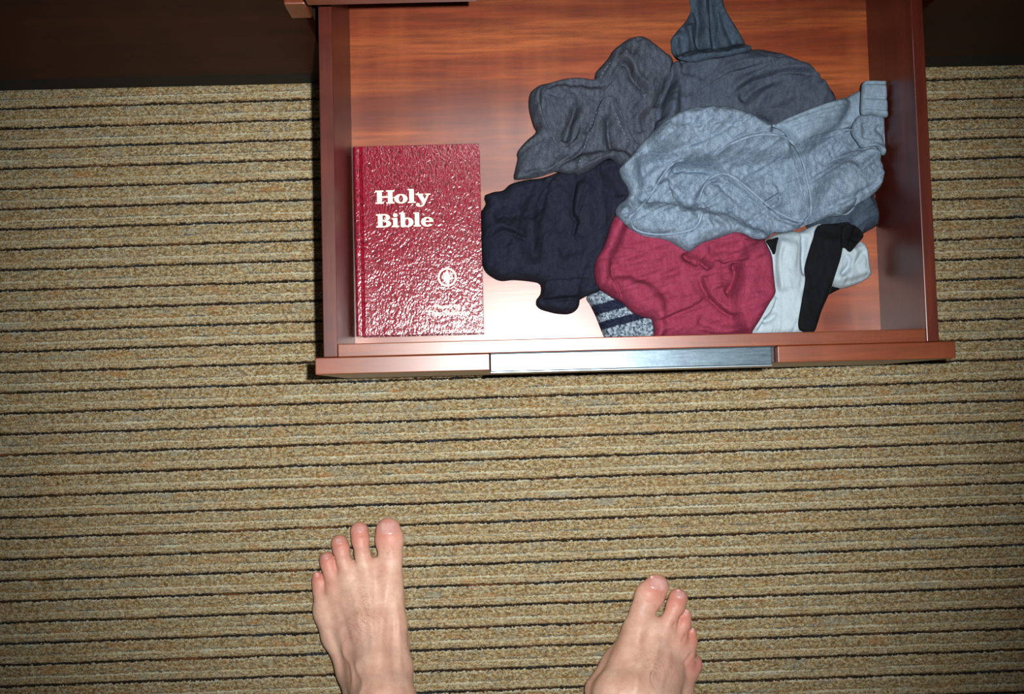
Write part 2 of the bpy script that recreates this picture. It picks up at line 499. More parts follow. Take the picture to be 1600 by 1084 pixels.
def cloth(name, outline, z0, T, R, folds=(), mat=None, parent=None, wr=(), sp=0.0014, lift=0.0005, clampin=True, update=True,
          drape=6, edge=0.0012, power=2.0, minbase=0.0, fa=2.2):
    """a crumpled cloth lying on whatever is under it. outline, folds in photo pixels."""
    global HR
    base = np.maximum(np.maximum(blur(dilate(HR, 2), drape), HR), minbase)
    px = crom(outline, True, 3.0)
    zz = np.full(len(px), z0)
    for it in range(3):
        w = np.array([P(p[0], p[1], z)[:2] for p, z in zip(px, zz)])
        zz = bil(base, w[:, 0], w[:, 1]) + T*0.45 + lift
    if clampin:
        w[:, 0] = np.clip(w[:, 0], INX0, INX1); w[:, 1] = np.clip(w[:, 1], INY0, INY1)
    keep = [0]
    for i in range(1, len(w)):
        if np.linalg.norm(w[i]-w[keep[-1]]) > sp*0.55: keep.append(i)
    if np.linalg.norm(w[keep[-1]]-w[keep[0]]) < sp*0.5: keep.pop()
    w = w[keep]
    area = 0.5*np.sum(w[:, 0]*np.roll(w[:, 1], -1)-np.roll(w[:, 0], -1)*w[:, 1])
    if area < 0: w = w[::-1].copy()
    zmid = float(np.mean(bil(base, w[:, 0], w[:, 1])))+T*0.8
    fl_ = []
    for f in folds:
        kind, pts, A, L = f[:4]; side = f[4] if len(f) > 4 else 1
        pp = crom(pts, False, 4.0)
        if kind == 'a': pp = crom(pts, True, 4.0)
        fl_.append((kind, np.array([P(a, b, zmid)[:2] for a, b in pp]), A*0.001*(fa*1.2 if kind == 'g' else 1.0 if kind in 'ac' else fa if kind != 'r' else 1.3), L*0.001, side))

    def height(pts):
        d, _, _ = seg_dist(pts, w, True)
        u = 1-np.clip(d/R, 0, 1)
        prof = (1-u**power)**(1/power)
        bot = bil(base, pts[:, 0], pts[:, 1])+lift
        h = T*prof
        for kind, pl, A, L, side in fl_:
            D, S, tt = seg_dist(pts, pl)
            S = S*side
            tp = np.clip(np.minimum(tt, 1-tt)/0.14, 0, 1); tp = tp*tp*(3-2*tp)
            if kind == 'r': h = h+A*tp*np.exp(-(D/L)**2)
            elif kind == 'g': h = h-A*tp*np.exp(-(D/L)**2)
            elif kind == 's':      # one layer lies over the other: a sharp step that fades out
                wgt = 0.5+0.5*np.tanh(S*D/0.0014)
                h = h+A*tp*(wgt*np.exp(-D/L)-(1-wgt)*0.75*np.exp(-D/0.0045))
            elif kind == 'a':      # a whole area raised or sunk, with a steep rim
                di, _, _ = seg_dist(pts, pl, True)
                h = h+A*np.where(inside(pts, pl), 1-np.exp(-di/L), 0.0)
            elif kind == 'c': h = h-A*tp*np.exp(-(D/L)**2)
            elif kind == 'p':      # a broad raised or sunk area around a line
                h = h+A*np.exp(-(D/L)**2)
        for (A, sx, sy, ang, seed, ridged) in wr:
            n_ = vnoise(pts[:, 0], pts[:, 1], sx, sy, ang, seed)
            if ridged: n_ = (1-np.abs(n_)*2.6)*0.5
            h = h+A*n_*np.clip(d/0.006, 0, 1)
        h = np.maximum(h, edge + 0.0*h)
        return bot, bot+h

    # points
    x0, y0 = w.min(0); x1, y1 = w.max(0)
    gx, gy = np.meshgrid(np.arange(x0, x1, sp), np.arange(y0, y1, sp*0.87))
    gx = gx+((np.arange(gx.shape[0]) % 2)*sp*0.5)[:, None]
    g = np.stack([gx.ravel(), gy.ravel()], 1)
    g = g[inside(g, w)]
    d, _, _ = seg_dist(g, w, True)
    g = g[d > sp*1.5]
    tg = np.roll(w, -1, 0)-np.roll(w, 1, 0); tg /= np.linalg.norm(tg, axis=1)[:, None]+1e-12
    nin = np.stack([-tg[:, 1], tg[:, 0]], 1)
    rings = []
    for off in (0.0005, 0.0015):
        r = w+nin*off
        dd, _, _ = seg_dist(r, w, True)
        rings.append(r[(dd > off*0.8) & inside(r, w)])
    allp = np.concatenate([w]+rings+[g])
    extra = []
    for kind, pl, A, L, side in fl_:
        if kind != 'c': continue
        tg2 = np.gradient(pl, axis=0); tg2 /= np.linalg.norm(tg2, axis=1)[:, None]+1e-12
        nn = np.stack([-tg2[:, 1], tg2[:, 0]], 1)
        for off in (-0.0016, -0.0008, 0.0, 0.0008, 0.0016):
            e_ = pl+nn*off
            de, _, _ = seg_dist(e_, w, True)
            extra.append(e_[inside(e_, w) & (de > 0.002)])
    if extra: allp = np.concatenate([allp]+extra)
    n = len(w)
    vs, es, fs, ov, oe, of = delaunay_2d_cdt([Vector(p) for p in allp], [], [list(range(n))], 1, 1e-7)
    pv = np.array([[a.x, a.y] for a in vs])
    bot, top = height(pv)
    tris = [tuple(f) for f in fs]
    cnt = {}
    for f in tris:
        for k in range(len(f)):
            e = (f[k], f[(k+1) % len(f)]); cnt[e] = 1
    bord = [e for e in cnt if (e[1], e[0]) not in cnt]
    N = len(pv)
    co = np.concatenate([np.column_stack([pv, top]), np.column_stack([pv, bot])])
    # keep the underside light
    faces = tris + [tuple(N+i for i in reversed(f)) for f in tris] + [(a+0, N+a, N+b, b)[::1] for a, b in bord]
    faces = tris + [tuple(N+i for i in reversed(f)) for f in tris] + [(b, a, N+a, N+b) for a, b in bord]
    if parent is not None and parent.type == 'EMPTY':
        off = np.array(parent.location)
        co = co-off
    me = mesh_np(name, co, faces)
    o = link(name, me, mat, parent)
    if update:
        gp = np.stack([GXX.ravel(), GYY.ravel()], 1)
        ins = inside(gp, w)
        _, tp_ = height(gp[ins])
        hr = HR.ravel().copy(); hr[ins] = np.maximum(hr[ins], tp_)
        HR = hr.reshape(HR.shape)
    return o


def on_cloth(pts, z0, step=3.0):
    pp = crom(pts, False, step); out = []
    for a, b in pp:
        z = z0
        for _ in range(4):
            w_ = P(a, b, z); z = float(bil(HR, np.array([w_[0]]), np.array([w_[1]]))[0])
        out.append(P(a, b, z))
    return np.array(out)


def tube_mesh(name, path, r, sides=6, taper=False, lift=0.0):
    co, faces = [], []
    n = len(path)
    for i, p in enumerate(path):
        tn = path[min(i+1, n-1)]-path[max(i-1, 0)]
        tn = tn/(np.linalg.norm(tn)+1e-12)
        sd = np.cross(tn, (0, 0, 1)); sd /= np.linalg.norm(sd)+1e-12
        up = np.cross(sd, tn)
        rr = r*(1-(i/(n-1))*0.85) if taper else r*(0.15+0.85*min(1, min(i, n-1-i)/2.0))
        for k in range(sides):
            a = 2*math.pi*k/sides
            co.append(p+sd*rr*math.cos(a)+up*rr*math.sin(a)+np.array([0, 0, lift]))
    for i in range(n-1):
        for k in range(sides):
            a = i*sides+k; b = i*sides+(k+1) % sides
            faces.append((a, b, b+sides, a+sides))
    faces.append(tuple(range(sides))[::-1]); faces.append(tuple((n-1)*sides+k for k in range(sides)))
    return co, faces


def seam(name, pts, z0, r, mat, parent, lift=0.0):
    co, faces = tube_mesh(name, on_cloth(pts, z0), r, 6, lift=lift)
    return link(name, mesh_np(name, co, faces), mat, parent)


def stitches(name, lines, z0, mat, parent, length=0.0022, gap=0.0018, w=0.0004):
    """a row of stitches: one part"""
    co, faces = [], []
    for pts in lines:
        path = on_cloth(pts, z0, 1.0)
        acc = 0; i = 0
        while i < len(path)-3:
            a = path[i]; j = i
            while j < len(path)-1 and np.linalg.norm(path[j]-a) < length: j += 1
            b = path[j]
            tn = (b-a); L = np.linalg.norm(tn)
            if L > 1e-5:
                tn /= L; sd = np.cross(tn, (0, 0, 1)); k = len(co); up = np.array([0, 0, 1.0])
                for p in (a, b):
                    for (s, u) in ((-1, -0.5), (1, -0.5), (0.6, 1.3), (-0.6, 1.3)):
                        co.append(p+sd*w*s+up*w*u)
                faces += [(k, k+1, k+5, k+4), (k+1, k+2, k+6, k+5), (k+2, k+3, k+7, k+6), (k+3, k, k+4, k+7), (k, k+3, k+2, k+1), (k+4, k+5, k+6, k+7)]
            while j < len(path)-1 and np.linalg.norm(path[j]-b) < gap: j += 1
            i = max(j, i+1)
    o = link(name, mesh_np(name, co, faces), mat, parent, False)
    o['kind'] = 'stuff'
    return o


def fabric(name, col, col2, rough=0.95, scale=1.0, bump=0.25, rib_ang=None, sheen=0.15, heather=0.5):
    t = NT(name)
    n1 = t.noise(760*scale, None, 3, 0.75)
    n2 = t.noise(230*scale, t.mapping((1, 0.35, 1), (0, 0, 0.6)), 4, 0.7)
    n3 = t.noise(26, None, 3, 0.55)
    c = t.mix(t.ramp(n1, [(0.40, 0.0), (0.62, heather)]), col, col2)
    c = t.mix(t.ramp(n2, [(0.42, 0.0), (0.64, heather*1.1)]), c, col2)
    c = t.mix(t.ramp(n3, [(0.35, 0.0), (0.75, 0.18)]), c, tuple(x*0.72 for x in col))
    b = t.bump(n1, bump, 0.0009)
    b = t.bump(n2, bump*0.9, 0.0012, b)
    b = t.bump(t.noise(70, t.mapping((1, 0.5, 1), (0, 0, 0.4)), 4, 0.6), bump*1.3, 0.0028, b)
    return t.done(c, rough, b, 0.12)


M['charcoal'] = fabric('charcoal_jersey', srgb(48, 53, 62), srgb(90, 98, 112))
M['darkgrey'] = fabric('dark_blue_grey_jersey', srgb(52, 60, 73), srgb(82, 92, 108))
M['slate'] = fabric('slate_jersey', srgb(46, 57, 69), srgb(76, 92, 110))
M['navy'] = fabric('navy_black_jersey', srgb(24, 27, 38), srgb(42, 47, 62), heather=0.35)
M['lightgrey'] = fabric('pale_blue_grey_marl', srgb(84, 102, 120), srgb(142, 162, 180), heather=0.6)
M['lightseam'] = fabric('pale_blue_grey_seam', srgb(106, 126, 144), srgb(146, 168, 186))
M['burgundy'] = fabric('burgundy_knit', srgb(122, 40, 62), srgb(152, 68, 94), heather=0.4, bump=0.3)
M['white'] = fabric('white_cotton', srgb(156, 174, 184), srgb(188, 204, 210), heather=0.3, bump=0.18)
M['blackband_and_gap'] = fabric('black_elastic_and_gap', srgb(16, 17, 20), srgb(30, 32, 36), heather=0.25, bump=0.15)  # waistband elastic, also the patch painted for the dark gap
M['stitch'] = NT('pale_thread').done(srgb(112, 128, 146), 0.8)

A = conv((700, 0, 3.6125)); B = conv((1000, 0, 2.852)); Cc = conv((700, 230, 3.4975)); D = conv((880, 320, 2.963))

# --- slate garment under the right of the pile
o = cloth('crumpled_shirt', B([(1100, 690), (1135, 700), (1165, 735), (1184, 790), (1186, 860), (1175, 900), (1130, 955), (1070, 1000), (1010, 1035), (985, 1060),
          (940, 1050), (850, 1040), (760, 1010), (760, 900), (850, 760), (980, 680)]), 0.12, 0.030, 0.018,
          [('g', B([(1140, 760), (1090, 840), (1020, 900)]), 3, 5), ('r', B([(1160, 800), (1120, 900), (1040, 980)]), 3, 7)],
          M['slate'], wr=[(0.006, 0.03, 0.012, 0.7, 3, True)])
tag(o, 'dark slate cloth peeking out under the right side of the light grey briefs', 'clothing')

# --- marled sock at the front
t = NT('marled_knit_with_navy_stripes')
p1, p2 = P(950, 462, 0.12), P(925, 462, 0.12)
ang = math.atan2(0.235, 1.0)
mp = t.mapping((1, 1, 1), (0, 0, -ang))
sp_ = t.n('ShaderNodeSeparateXYZ'); t.set(sp_, 0, mp)
# position along the sock, measured from its top edge, in millimetres
ref = P(*D([(112, 432)])[0], 0.12)
ry = -math.sin(ang)*ref[0]+math.cos(ang)*ref[1]
mj = t.noise(700, None, 2)
along = t.math('MULTIPLY', t.math('SUBTRACT', ry, t.math('ADD', sp_.outputs[1], t.math('MULTIPLY', t.math('SUBTRACT', mj, 0.5), 0.004))), 1000.0)
al = t.math('MULTIPLY', along, 0.02)
ms = t.voronoi(520, None, out=1); msc = t.n('ShaderNodeSeparateColor'); t.set(msc, 0, ms)
marl = t.ramp(msc.outputs[1], [(0.0, srgb(46, 58, 74)), (0.3, srgb(84, 100, 116)), (0.55, srgb(118, 134, 148)), (1.0, srgb(158, 174, 184))])
nv = t.ramp(msc.outputs[1], [(0.0, srgb(16, 20, 36)), (1.0, srgb(36, 42, 62))])
mask = t.ramp(al, [(0.0, 0.0), (0.16, 0.0), (0.19, 1.0), (0.40, 1.0), (0.43, 0.0), (0.58, 0.0), (0.60, 1.0), (0.76, 1.0), (0.78, 0.0)])
sockc = t.mix(mask, marl, nv)
kb = t.bump(t.voronoi(430, t.mapping((0.6, 1.0, 1), (0, 0, -ang))), 0.9, -0.002)
M['sockknit'] = t.done(sockc, 0.95, kb, 0.1)
o = cloth('sock', D([(108, 430), (130, 405), (175, 390), (220, 370), (300, 360), (420, 420), (440, 520), (440, 600), (420, 650), (215, 650), (190, 608), (170, 560), (150, 510), (125, 460)]),
          0.115, 0.014, 0.010, [], M['sockknit'], wr=[(0.002, 0.02, 0.01, 0.2, 9, False)])
tag(o, 'grey marled knit sock with two navy stripes at the drawer front', 'sock')

# --- white briefs with a black waistband
o = cloth('briefs', D([(925, 165), (950, 158), (990, 132), (1060, 118), (1100, 120), (1150, 100), (1200, 92), (1290, 120), (1340, 180), (1385, 165), (1415, 210), (1422, 270),
          (1431, 322), (1400, 350), (1340, 375), (1285, 387), (1235, 380), (1200, 460), (1160, 560), (1150, 600), (1000, 610), (870, 612), (800, 560), (780, 400), (820, 250)]),
          0.12, 0.020, 0.012,
          [('s', D([(1000, 140), (985, 220), (983, 300), (992, 380), (1000, 420)]), 4, 14, 1),
           ('g', D([(1120, 130), (1108, 200), (1110, 280), (1120, 340)]), 3, 4),
           ('r', D([(1060, 150), (1045, 250), (1050, 350), (1070, 450), (1060, 560)]), 4, 14),
           ('s', D([(985, 420), (960, 490), (920, 540), (890, 590)]), 3, 7, -1),
           ('g', D([(920, 540), (960, 530), (985, 500)]), 2, 3),
           ('s', D([(1300, 220), (1330, 250), (1320, 300), (1270, 350)]), 3, 8, 1),
           ('g', D([(1400, 200), (1350, 270), (1280, 330)]), 2.2, 4), ('g', D([(1425, 320), (1360, 345), (1290, 360)]), 1.5, 3)],
          M['white'], wr=[(0.003, 0.028, 0.010, 1.45, 21, True)])
tag(o, 'white cotton briefs with a wide black waistband beside the burgundy garment', 'underwear')
white = o
for nm, pts, th in (('waistband', [(1180, 96), (1260, 86), (1330, 86), (1300, 180), (1286, 245), (1265, 312), (1246, 370), (1235, 410), (1200, 485), (1165, 584), (1106, 584), (1090, 552), (1105, 450), (1122, 350), (1120, 290), (1140, 210), (1160, 150)], 0.0045),
                    ('waistband', [(1300, 90), (1345, 94), (1376, 115), (1391, 145), (1360, 184), (1330, 217), (1308, 200), (1290, 190), (1290, 140)], 0.0035),
                    ('waistband', [(1238, 380), (1262, 380), (1287, 386), (1262, 400), (1228, 412)], 0.002),
                    ('gap_shade', [(940, 166), (965, 158), (996, 150), (990, 180), (980, 228), (966, 214), (952, 190)], 0.002)):  # last piece is a black patch for the shaded gap left of the white cloth
    q_ = cloth(nm, D(pts), 0.13, th, 0.002, [], M['blackband_and_gap'], parent=white, update=nm == 'waistband', drape=2)
    q_['label'] = 'black elastic band and painted gap shade'

# --- black shorts
o = cloth('black_shorts', Cc([(200, 255), (250, 237), (300, 228), (340, 195), (420, 172), (520, 158), (600, 130), (720, 80), (850, 60), (950, 60), (1010, 120), (1030, 240), (1010, 300),
          (960, 370), (940, 450), (900, 560), (860, 640), (850, 740), (830, 782), (780, 800), (740, 820), (725, 828), (720, 860), (700, 890), (660, 908), (600, 906), (550, 895),
          (505, 880), (482, 855), (486, 825), (505, 800), (509, 760), (495, 738), (450, 728), (360, 720), (290, 725), (240, 705), (200, 670), (185, 620), (179, 500), (177, 360), (190, 330), (205, 300), (196, 272)]),
          0.12, 0.026, 0.016,
          [('c', Cc([(715, 175), (697, 230), (684, 300), (680, 370), (704, 412), (692, 460), (680, 510)]), 7, 2.0), ('c', Cc([(500, 832), (560, 832), (640, 824), (735, 818)]), 6, 1.6),
           ('c', Cc([(240, 470), (300, 452), (350, 470), (430, 500)]), 4, 2.2), ('c', Cc([(560, 180), (520, 300), (500, 420)]), 4, 2.4),
           ('s', Cc([(720, 170), (700, 210), (688, 270), (678, 330), (682, 375), (704, 412), (692, 460), (680, 510)]), 5, 12, 1),
           ('s', Cc([(500, 832), (560, 832), (640, 824), (735, 818)]), 5, 12, 1),
           ('g', Cc([(230, 385), (350, 365), (470, 348), (560, 300)]), 4, 7),
           ('s', Cc([(230, 520), (250, 480), (300, 455), (360, 470), (440, 500)]), 4, 10, 1),
           ('g', Cc([(560, 170), (500, 240), (462, 330), (450, 450), (465, 560), (490, 650)]), 5, 9),
           ('r', Cc([(610, 180), (560, 260), (530, 360), (525, 480), (550, 600)]), 4, 12),
           ('g', Cc([(880, 110), (920, 190), (950, 280)]), 3, 7), ('r', Cc([(780, 160), (780, 300), (770, 480), (790, 640)]), 4, 16),
           ('s', Cc([(500, 740), (560, 730), (650, 725), (790, 715)]), 1.8, 6, -1), ('g', Cc([(600, 600), (700, 560), (840, 560)]), 2, 8)],
          M['navy'], wr=[(0.007, 0.035, 0.014, 1.2, 31, True), (0.002, 0.012, 0.006, 0.4, 33, False)])
tag(o, 'rumpled navy black shorts lying between the red book and the burgundy garment', 'clothing')

# --- charcoal briefs upper left
o = cloth('briefs', A([(374, 997), (378, 950), (392, 885), (390, 850), (440, 790), (497, 738), (483, 700), (465, 640), (455, 580), (460, 530), (480, 505), (530, 475), (600, 448), (680, 435), (760, 432), (825, 440),
          (835, 400), (870, 360), (905, 320), (930, 280), (970, 245), (1020, 215), (1085, 199), (1130, 215), (1180, 250), (1230, 290), (1270, 325), (1285, 400), (1275, 480), (1260, 600), (1250, 700),
          (1180, 860), (1050, 930), (1000, 925), (965, 915), (925, 885), (880, 902), (800, 955), (740, 975), (715, 966), (680, 972), (620, 957), (590, 962), (520, 985), (440, 998)]),
          0.125, 0.024, 0.014,
          [('c', A([(965, 335), (1010, 352), (1030, 385), (1042, 430), (1085, 472), (1140, 516)]), 8, 2.0), ('c', A([(525, 560), (545, 655), (580, 735), (620, 795), (662, 830), (700, 808)]), 6, 1.8),
           ('c', A([(735, 570), (705, 650), (675, 730), (660, 790)]), 4, 2.2), ('c', A([(1250, 400), (1235, 480), (1198, 560), (1188, 680)]), 6, 2.2), ('c', A([(845, 600), (870, 560), (905, 545), (940, 565), (970, 615)]), 5, 1.8),
           ('c', A([(595, 945), (650, 925), (740, 865), (790, 800)]), 4, 1.7), ('c', A([(905, 650), (908, 750), (930, 850)]), 5, 2),
           ('a', A([(535, 520), (620, 480), (720, 520), (735, 570), (715, 660), (700, 780), (665, 828), (620, 795), (575, 725), (545, 650), (525, 580)]), -9, 3.0),
           ('a', A([(915, 560), (960, 620), (995, 700), (1035, 780), (1000, 860), (940, 880), (912, 800), (905, 680)]), -7, 3.0),
           ('s', A([(600, 462), (545, 485), (522, 520), (522, 580), (545, 660), (575, 730), (620, 800), (662, 832), (700, 810), (735, 755), (745, 680)]), 6, 8, -1),
           ('g', A([(735, 560), (712, 640), (680, 720), (660, 800)]), 4.5, 5),
           ('r', A([(600, 520), (590, 600), (630, 700)]), 3, 12),
           ('s', A([(770, 860), (800, 740), (835, 640), (862, 570), (900, 545), (935, 560), (968, 615), (1000, 700), (1040, 780), (1090, 830)]), 5, 9, -1),
           ('g', A([(905, 640), (905, 740), (925, 850)]), 4, 5),
           ('s', A([(955, 335), (1005, 350), (1030, 385), (1042, 430), (1085, 475), (1140, 520)]), 7, 12, 1),
           ('g', A([(1085, 205), (1050, 260), (1035, 320)]), 2.2, 4),
           ('g', A([(1255, 420), (1230, 490), (1195, 560), (1190, 620)]), 5, 6),
           ('g', A([(530, 500), (610, 458), (700, 462), (830, 468), (930, 470)]), 3.5, 5),
           ('s', A([(430, 992), (560, 968), (650, 925), (735, 860), (780, 790), (800, 740)]), 4, 7, 1),
           ('s', A([(735, 970), (800, 935), (880, 895), (925, 880)]), 3, 6, -1),
           ('g', A([(600, 900), (640, 860), (690, 840)]), 2, 4), ('g', A([(1150, 520), (1080, 640), (1090, 760)]), 3, 7),
           ('r', A([(1190, 610), (1130, 660), (1095, 740)]), 3, 5)],
          M['charcoal'], wr=[(0.005, 0.030, 0.012, 0.9, 41, True), (0.0018, 0.012, 0.006, 1.9, 43, False)])
tag(o, 'charcoal grey briefs with pale stitching, crumpled at the upper left of the pile', 'underwear')
stitches('stitching', [A([(862, 440), (880, 400), (915, 355)]), A([(735, 935), (765, 850), (800, 740), (830, 650), (862, 590)]), A([(945, 640), (975, 710), (1015, 800)])],
         0.14, M['stitch'], o)

# --- dark blue grey t-shirt
o = cloth('crumpled_shirt', B([(150, 272), (175, 258), (240, 250), (330, 240), (420, 228), (500, 212), (560, 215), (640, 235), (720, 270), (790, 318), (840, 370), (872, 420), (882, 455), (860, 520),
          (780, 620), (650, 700), (400, 720), (150, 720), (60, 680), (55, 620), (75, 540), (82, 470), (110, 400), (132, 340), (148, 300)]),
          0.13, 0.032, 0.022,
          [('c', B([(150, 285), (200, 262), (330, 245), (430, 232), (500, 216)]), 5, 1.8), ('c', B([(415, 418), (470, 378), (560, 340), (660, 322), (760, 332)]), 3.5, 2.2), ('c', B([(150, 290), (125, 380), (95, 460), (82, 560)]), 6, 2.2),
           ('s', B([(170, 275), (250, 268), (330, 262), (420, 244), (500, 228)]), 3, 7, -1),
           ('s', B([(400, 425), (450, 390), (520, 350), (620, 322), (720, 318), (800, 342)]), 4, 10, 1),
           ('g', B([(440, 460), (490, 415), (560, 372), (640, 345)]), 3.5, 6),
           ('s', B([(520, 250), (600, 262), (680, 268), (760, 300), (830, 365), (862, 430)]), 3, 8, -1),
           ('g', B([(150, 290), (125, 380), (95, 460), (82, 560)]), 6, 7),
           ('r', B([(230, 330), (200, 430), (170, 540)]), 3.5, 16), ('r', B([(330, 300), (420, 340), (450, 400)]), 3, 10),
           ('g', B([(560, 550), (600, 450), (700, 400)]), 2.5, 8)],
          M['darkgrey'], wr=[(0.006, 0.045, 0.015, 0.4, 51, True), (0.0015, 0.014, 0.007, 1.1, 53, False)])
tag(o, 'dark blue grey shirt bunched behind the light grey briefs', 'clothing')
o = cloth('twisted_garment', B([(375, -90), (380, -40), (375, 0), (385, 35), (410, 82), (440, 130), (470, 180), (502, 212), (420, 238), (330, 252), (250, 270), (178, 258), (163, 235), (145, 206), (141, 172), (170, 130), (205, 90), (230, 40), (225, 0),
          (222, -50), (230, -95), (300, -110)]), 0.14, 0.013, 0.014,
          [('g', B([(262, -80), (262, 0), (272, 80), (262, 160), (292, 225)]), 5, 5), ('g', B([(330, -80), (328, 0), (338, 100), (346, 232)]), 5, 5),
           ('r', B([(300, -80), (298, 20), (308, 140), (318, 220)]), 3, 5), ('s', B([(205, 95), (228, 170), (222, 235)]), 4, 7, 1),
           ('g', B([(370, 0), (385, 80), (420, 160), (440, 200)]), 3, 5), ('g', B([(180, 140), (175, 190), (195, 240)]), 2.5, 4)],
          M['slate'], wr=[(0.004, 0.040, 0.008, 1.5, 61, True)])
tag(o, 'slate blue garment twisted into a narrow strip at the back of the pile', 'clothing')

# --- burgundy garment
o = cloth('boxer_shorts', D([(250, 40), (330, 20), (600, 40), (800, 100), (850, 130), (900, 146), (935, 155), (955, 190), (975, 235), (983, 300), (990, 370), (990, 410), (960, 460), (920, 530), (885, 585), (870, 620),
          (700, 640), (500, 640), (428, 625), (424, 598), (428, 570), (420, 550), (414, 526), (370, 515), (320, 490), (280, 450), (240, 430), (200, 405), (168, 378), (150, 340), (147, 290), (160, 240), (188, 190), (212, 130), (225, 80)]),
          0.135, 0.026, 0.018,
          [('c', D([(640, 320), (655, 370), (690, 430), (740, 480), (780, 505), (825, 513)]), 5, 1.7), ('c', D([(645, 245), (668, 270), (694, 294)]), 5, 1.8), ('c', D([(797, 258), (806, 320), (786, 380)]), 5, 1.8),
           ('c', D([(225, 265), (230, 330), (255, 390), (270, 440)]), 4, 1.7), ('c', D([(600, 465), (650, 440), (690, 420)]), 4, 1.7), ('c', D([(735, 262), (800, 248), (850, 250)]), 3, 1.6), ('c', D([(570, 212), (590, 240), (610, 250)]), 4, 2),
           ('s', D([(215, 250), (222, 310), (240, 370), (262, 410), (275, 445)]), 4, 10, -1),
           ('s', D([(640, 310), (655, 370), (690, 430), (740, 480), (780, 505), (822, 512)]), 4.5, 9, 1),
           ('g', D([(645, 245), (668, 270), (692, 292)]), 5, 4),
           ('g', D([(795, 255), (806, 320), (785, 385), (750, 410)]), 4.5, 5),
           ('s', D([(735, 275), (790, 255), (850, 262)]), 3, 6, -1),
           ('r', D([(730, 250), (710, 320), (730, 390)]), 4, 7),
           ('s', D([(420, 545), (520, 500), (620, 460), (672, 425)]), 3, 10, 1),
           ('g', D([(570, 215), (585, 240), (640, 260)]), 5, 5),
           ('g', D([(240, 260), (360, 250), (480, 235)]), 1.8, 5), ('g', D([(300, 345), (420, 330), (560, 300)]), 1.8, 5), ('g', D([(330, 440), (450, 400), (580, 360)]), 1.8, 6),
           ('g', D([(260, 170), (380, 200), (520, 215)]), 1.5, 5), ('g', D([(620, 520), (700, 560), (850, 585)]), 3, 6), ('s', D([(640, 575), (740, 590), (860, 580)]), 2.5, 6, 1),
           ('g', D([(670, 200), (760, 200), (850, 190)]), 2.5, 6), ('g', D([(880, 240), (920, 330), (910, 430)]), 2, 10), ('s', D([(840, 150), (850, 190), (840, 230)]), 2, 6, 1)],
          M['burgundy'], wr=[(0.0035, 0.045, 0.009, 0.25, 71, True), (0.0014, 0.014, 0.006, 0.2, 73, False)])
tag(o, 'burgundy boxer shorts bunched up against the front of the drawer', 'underwear')

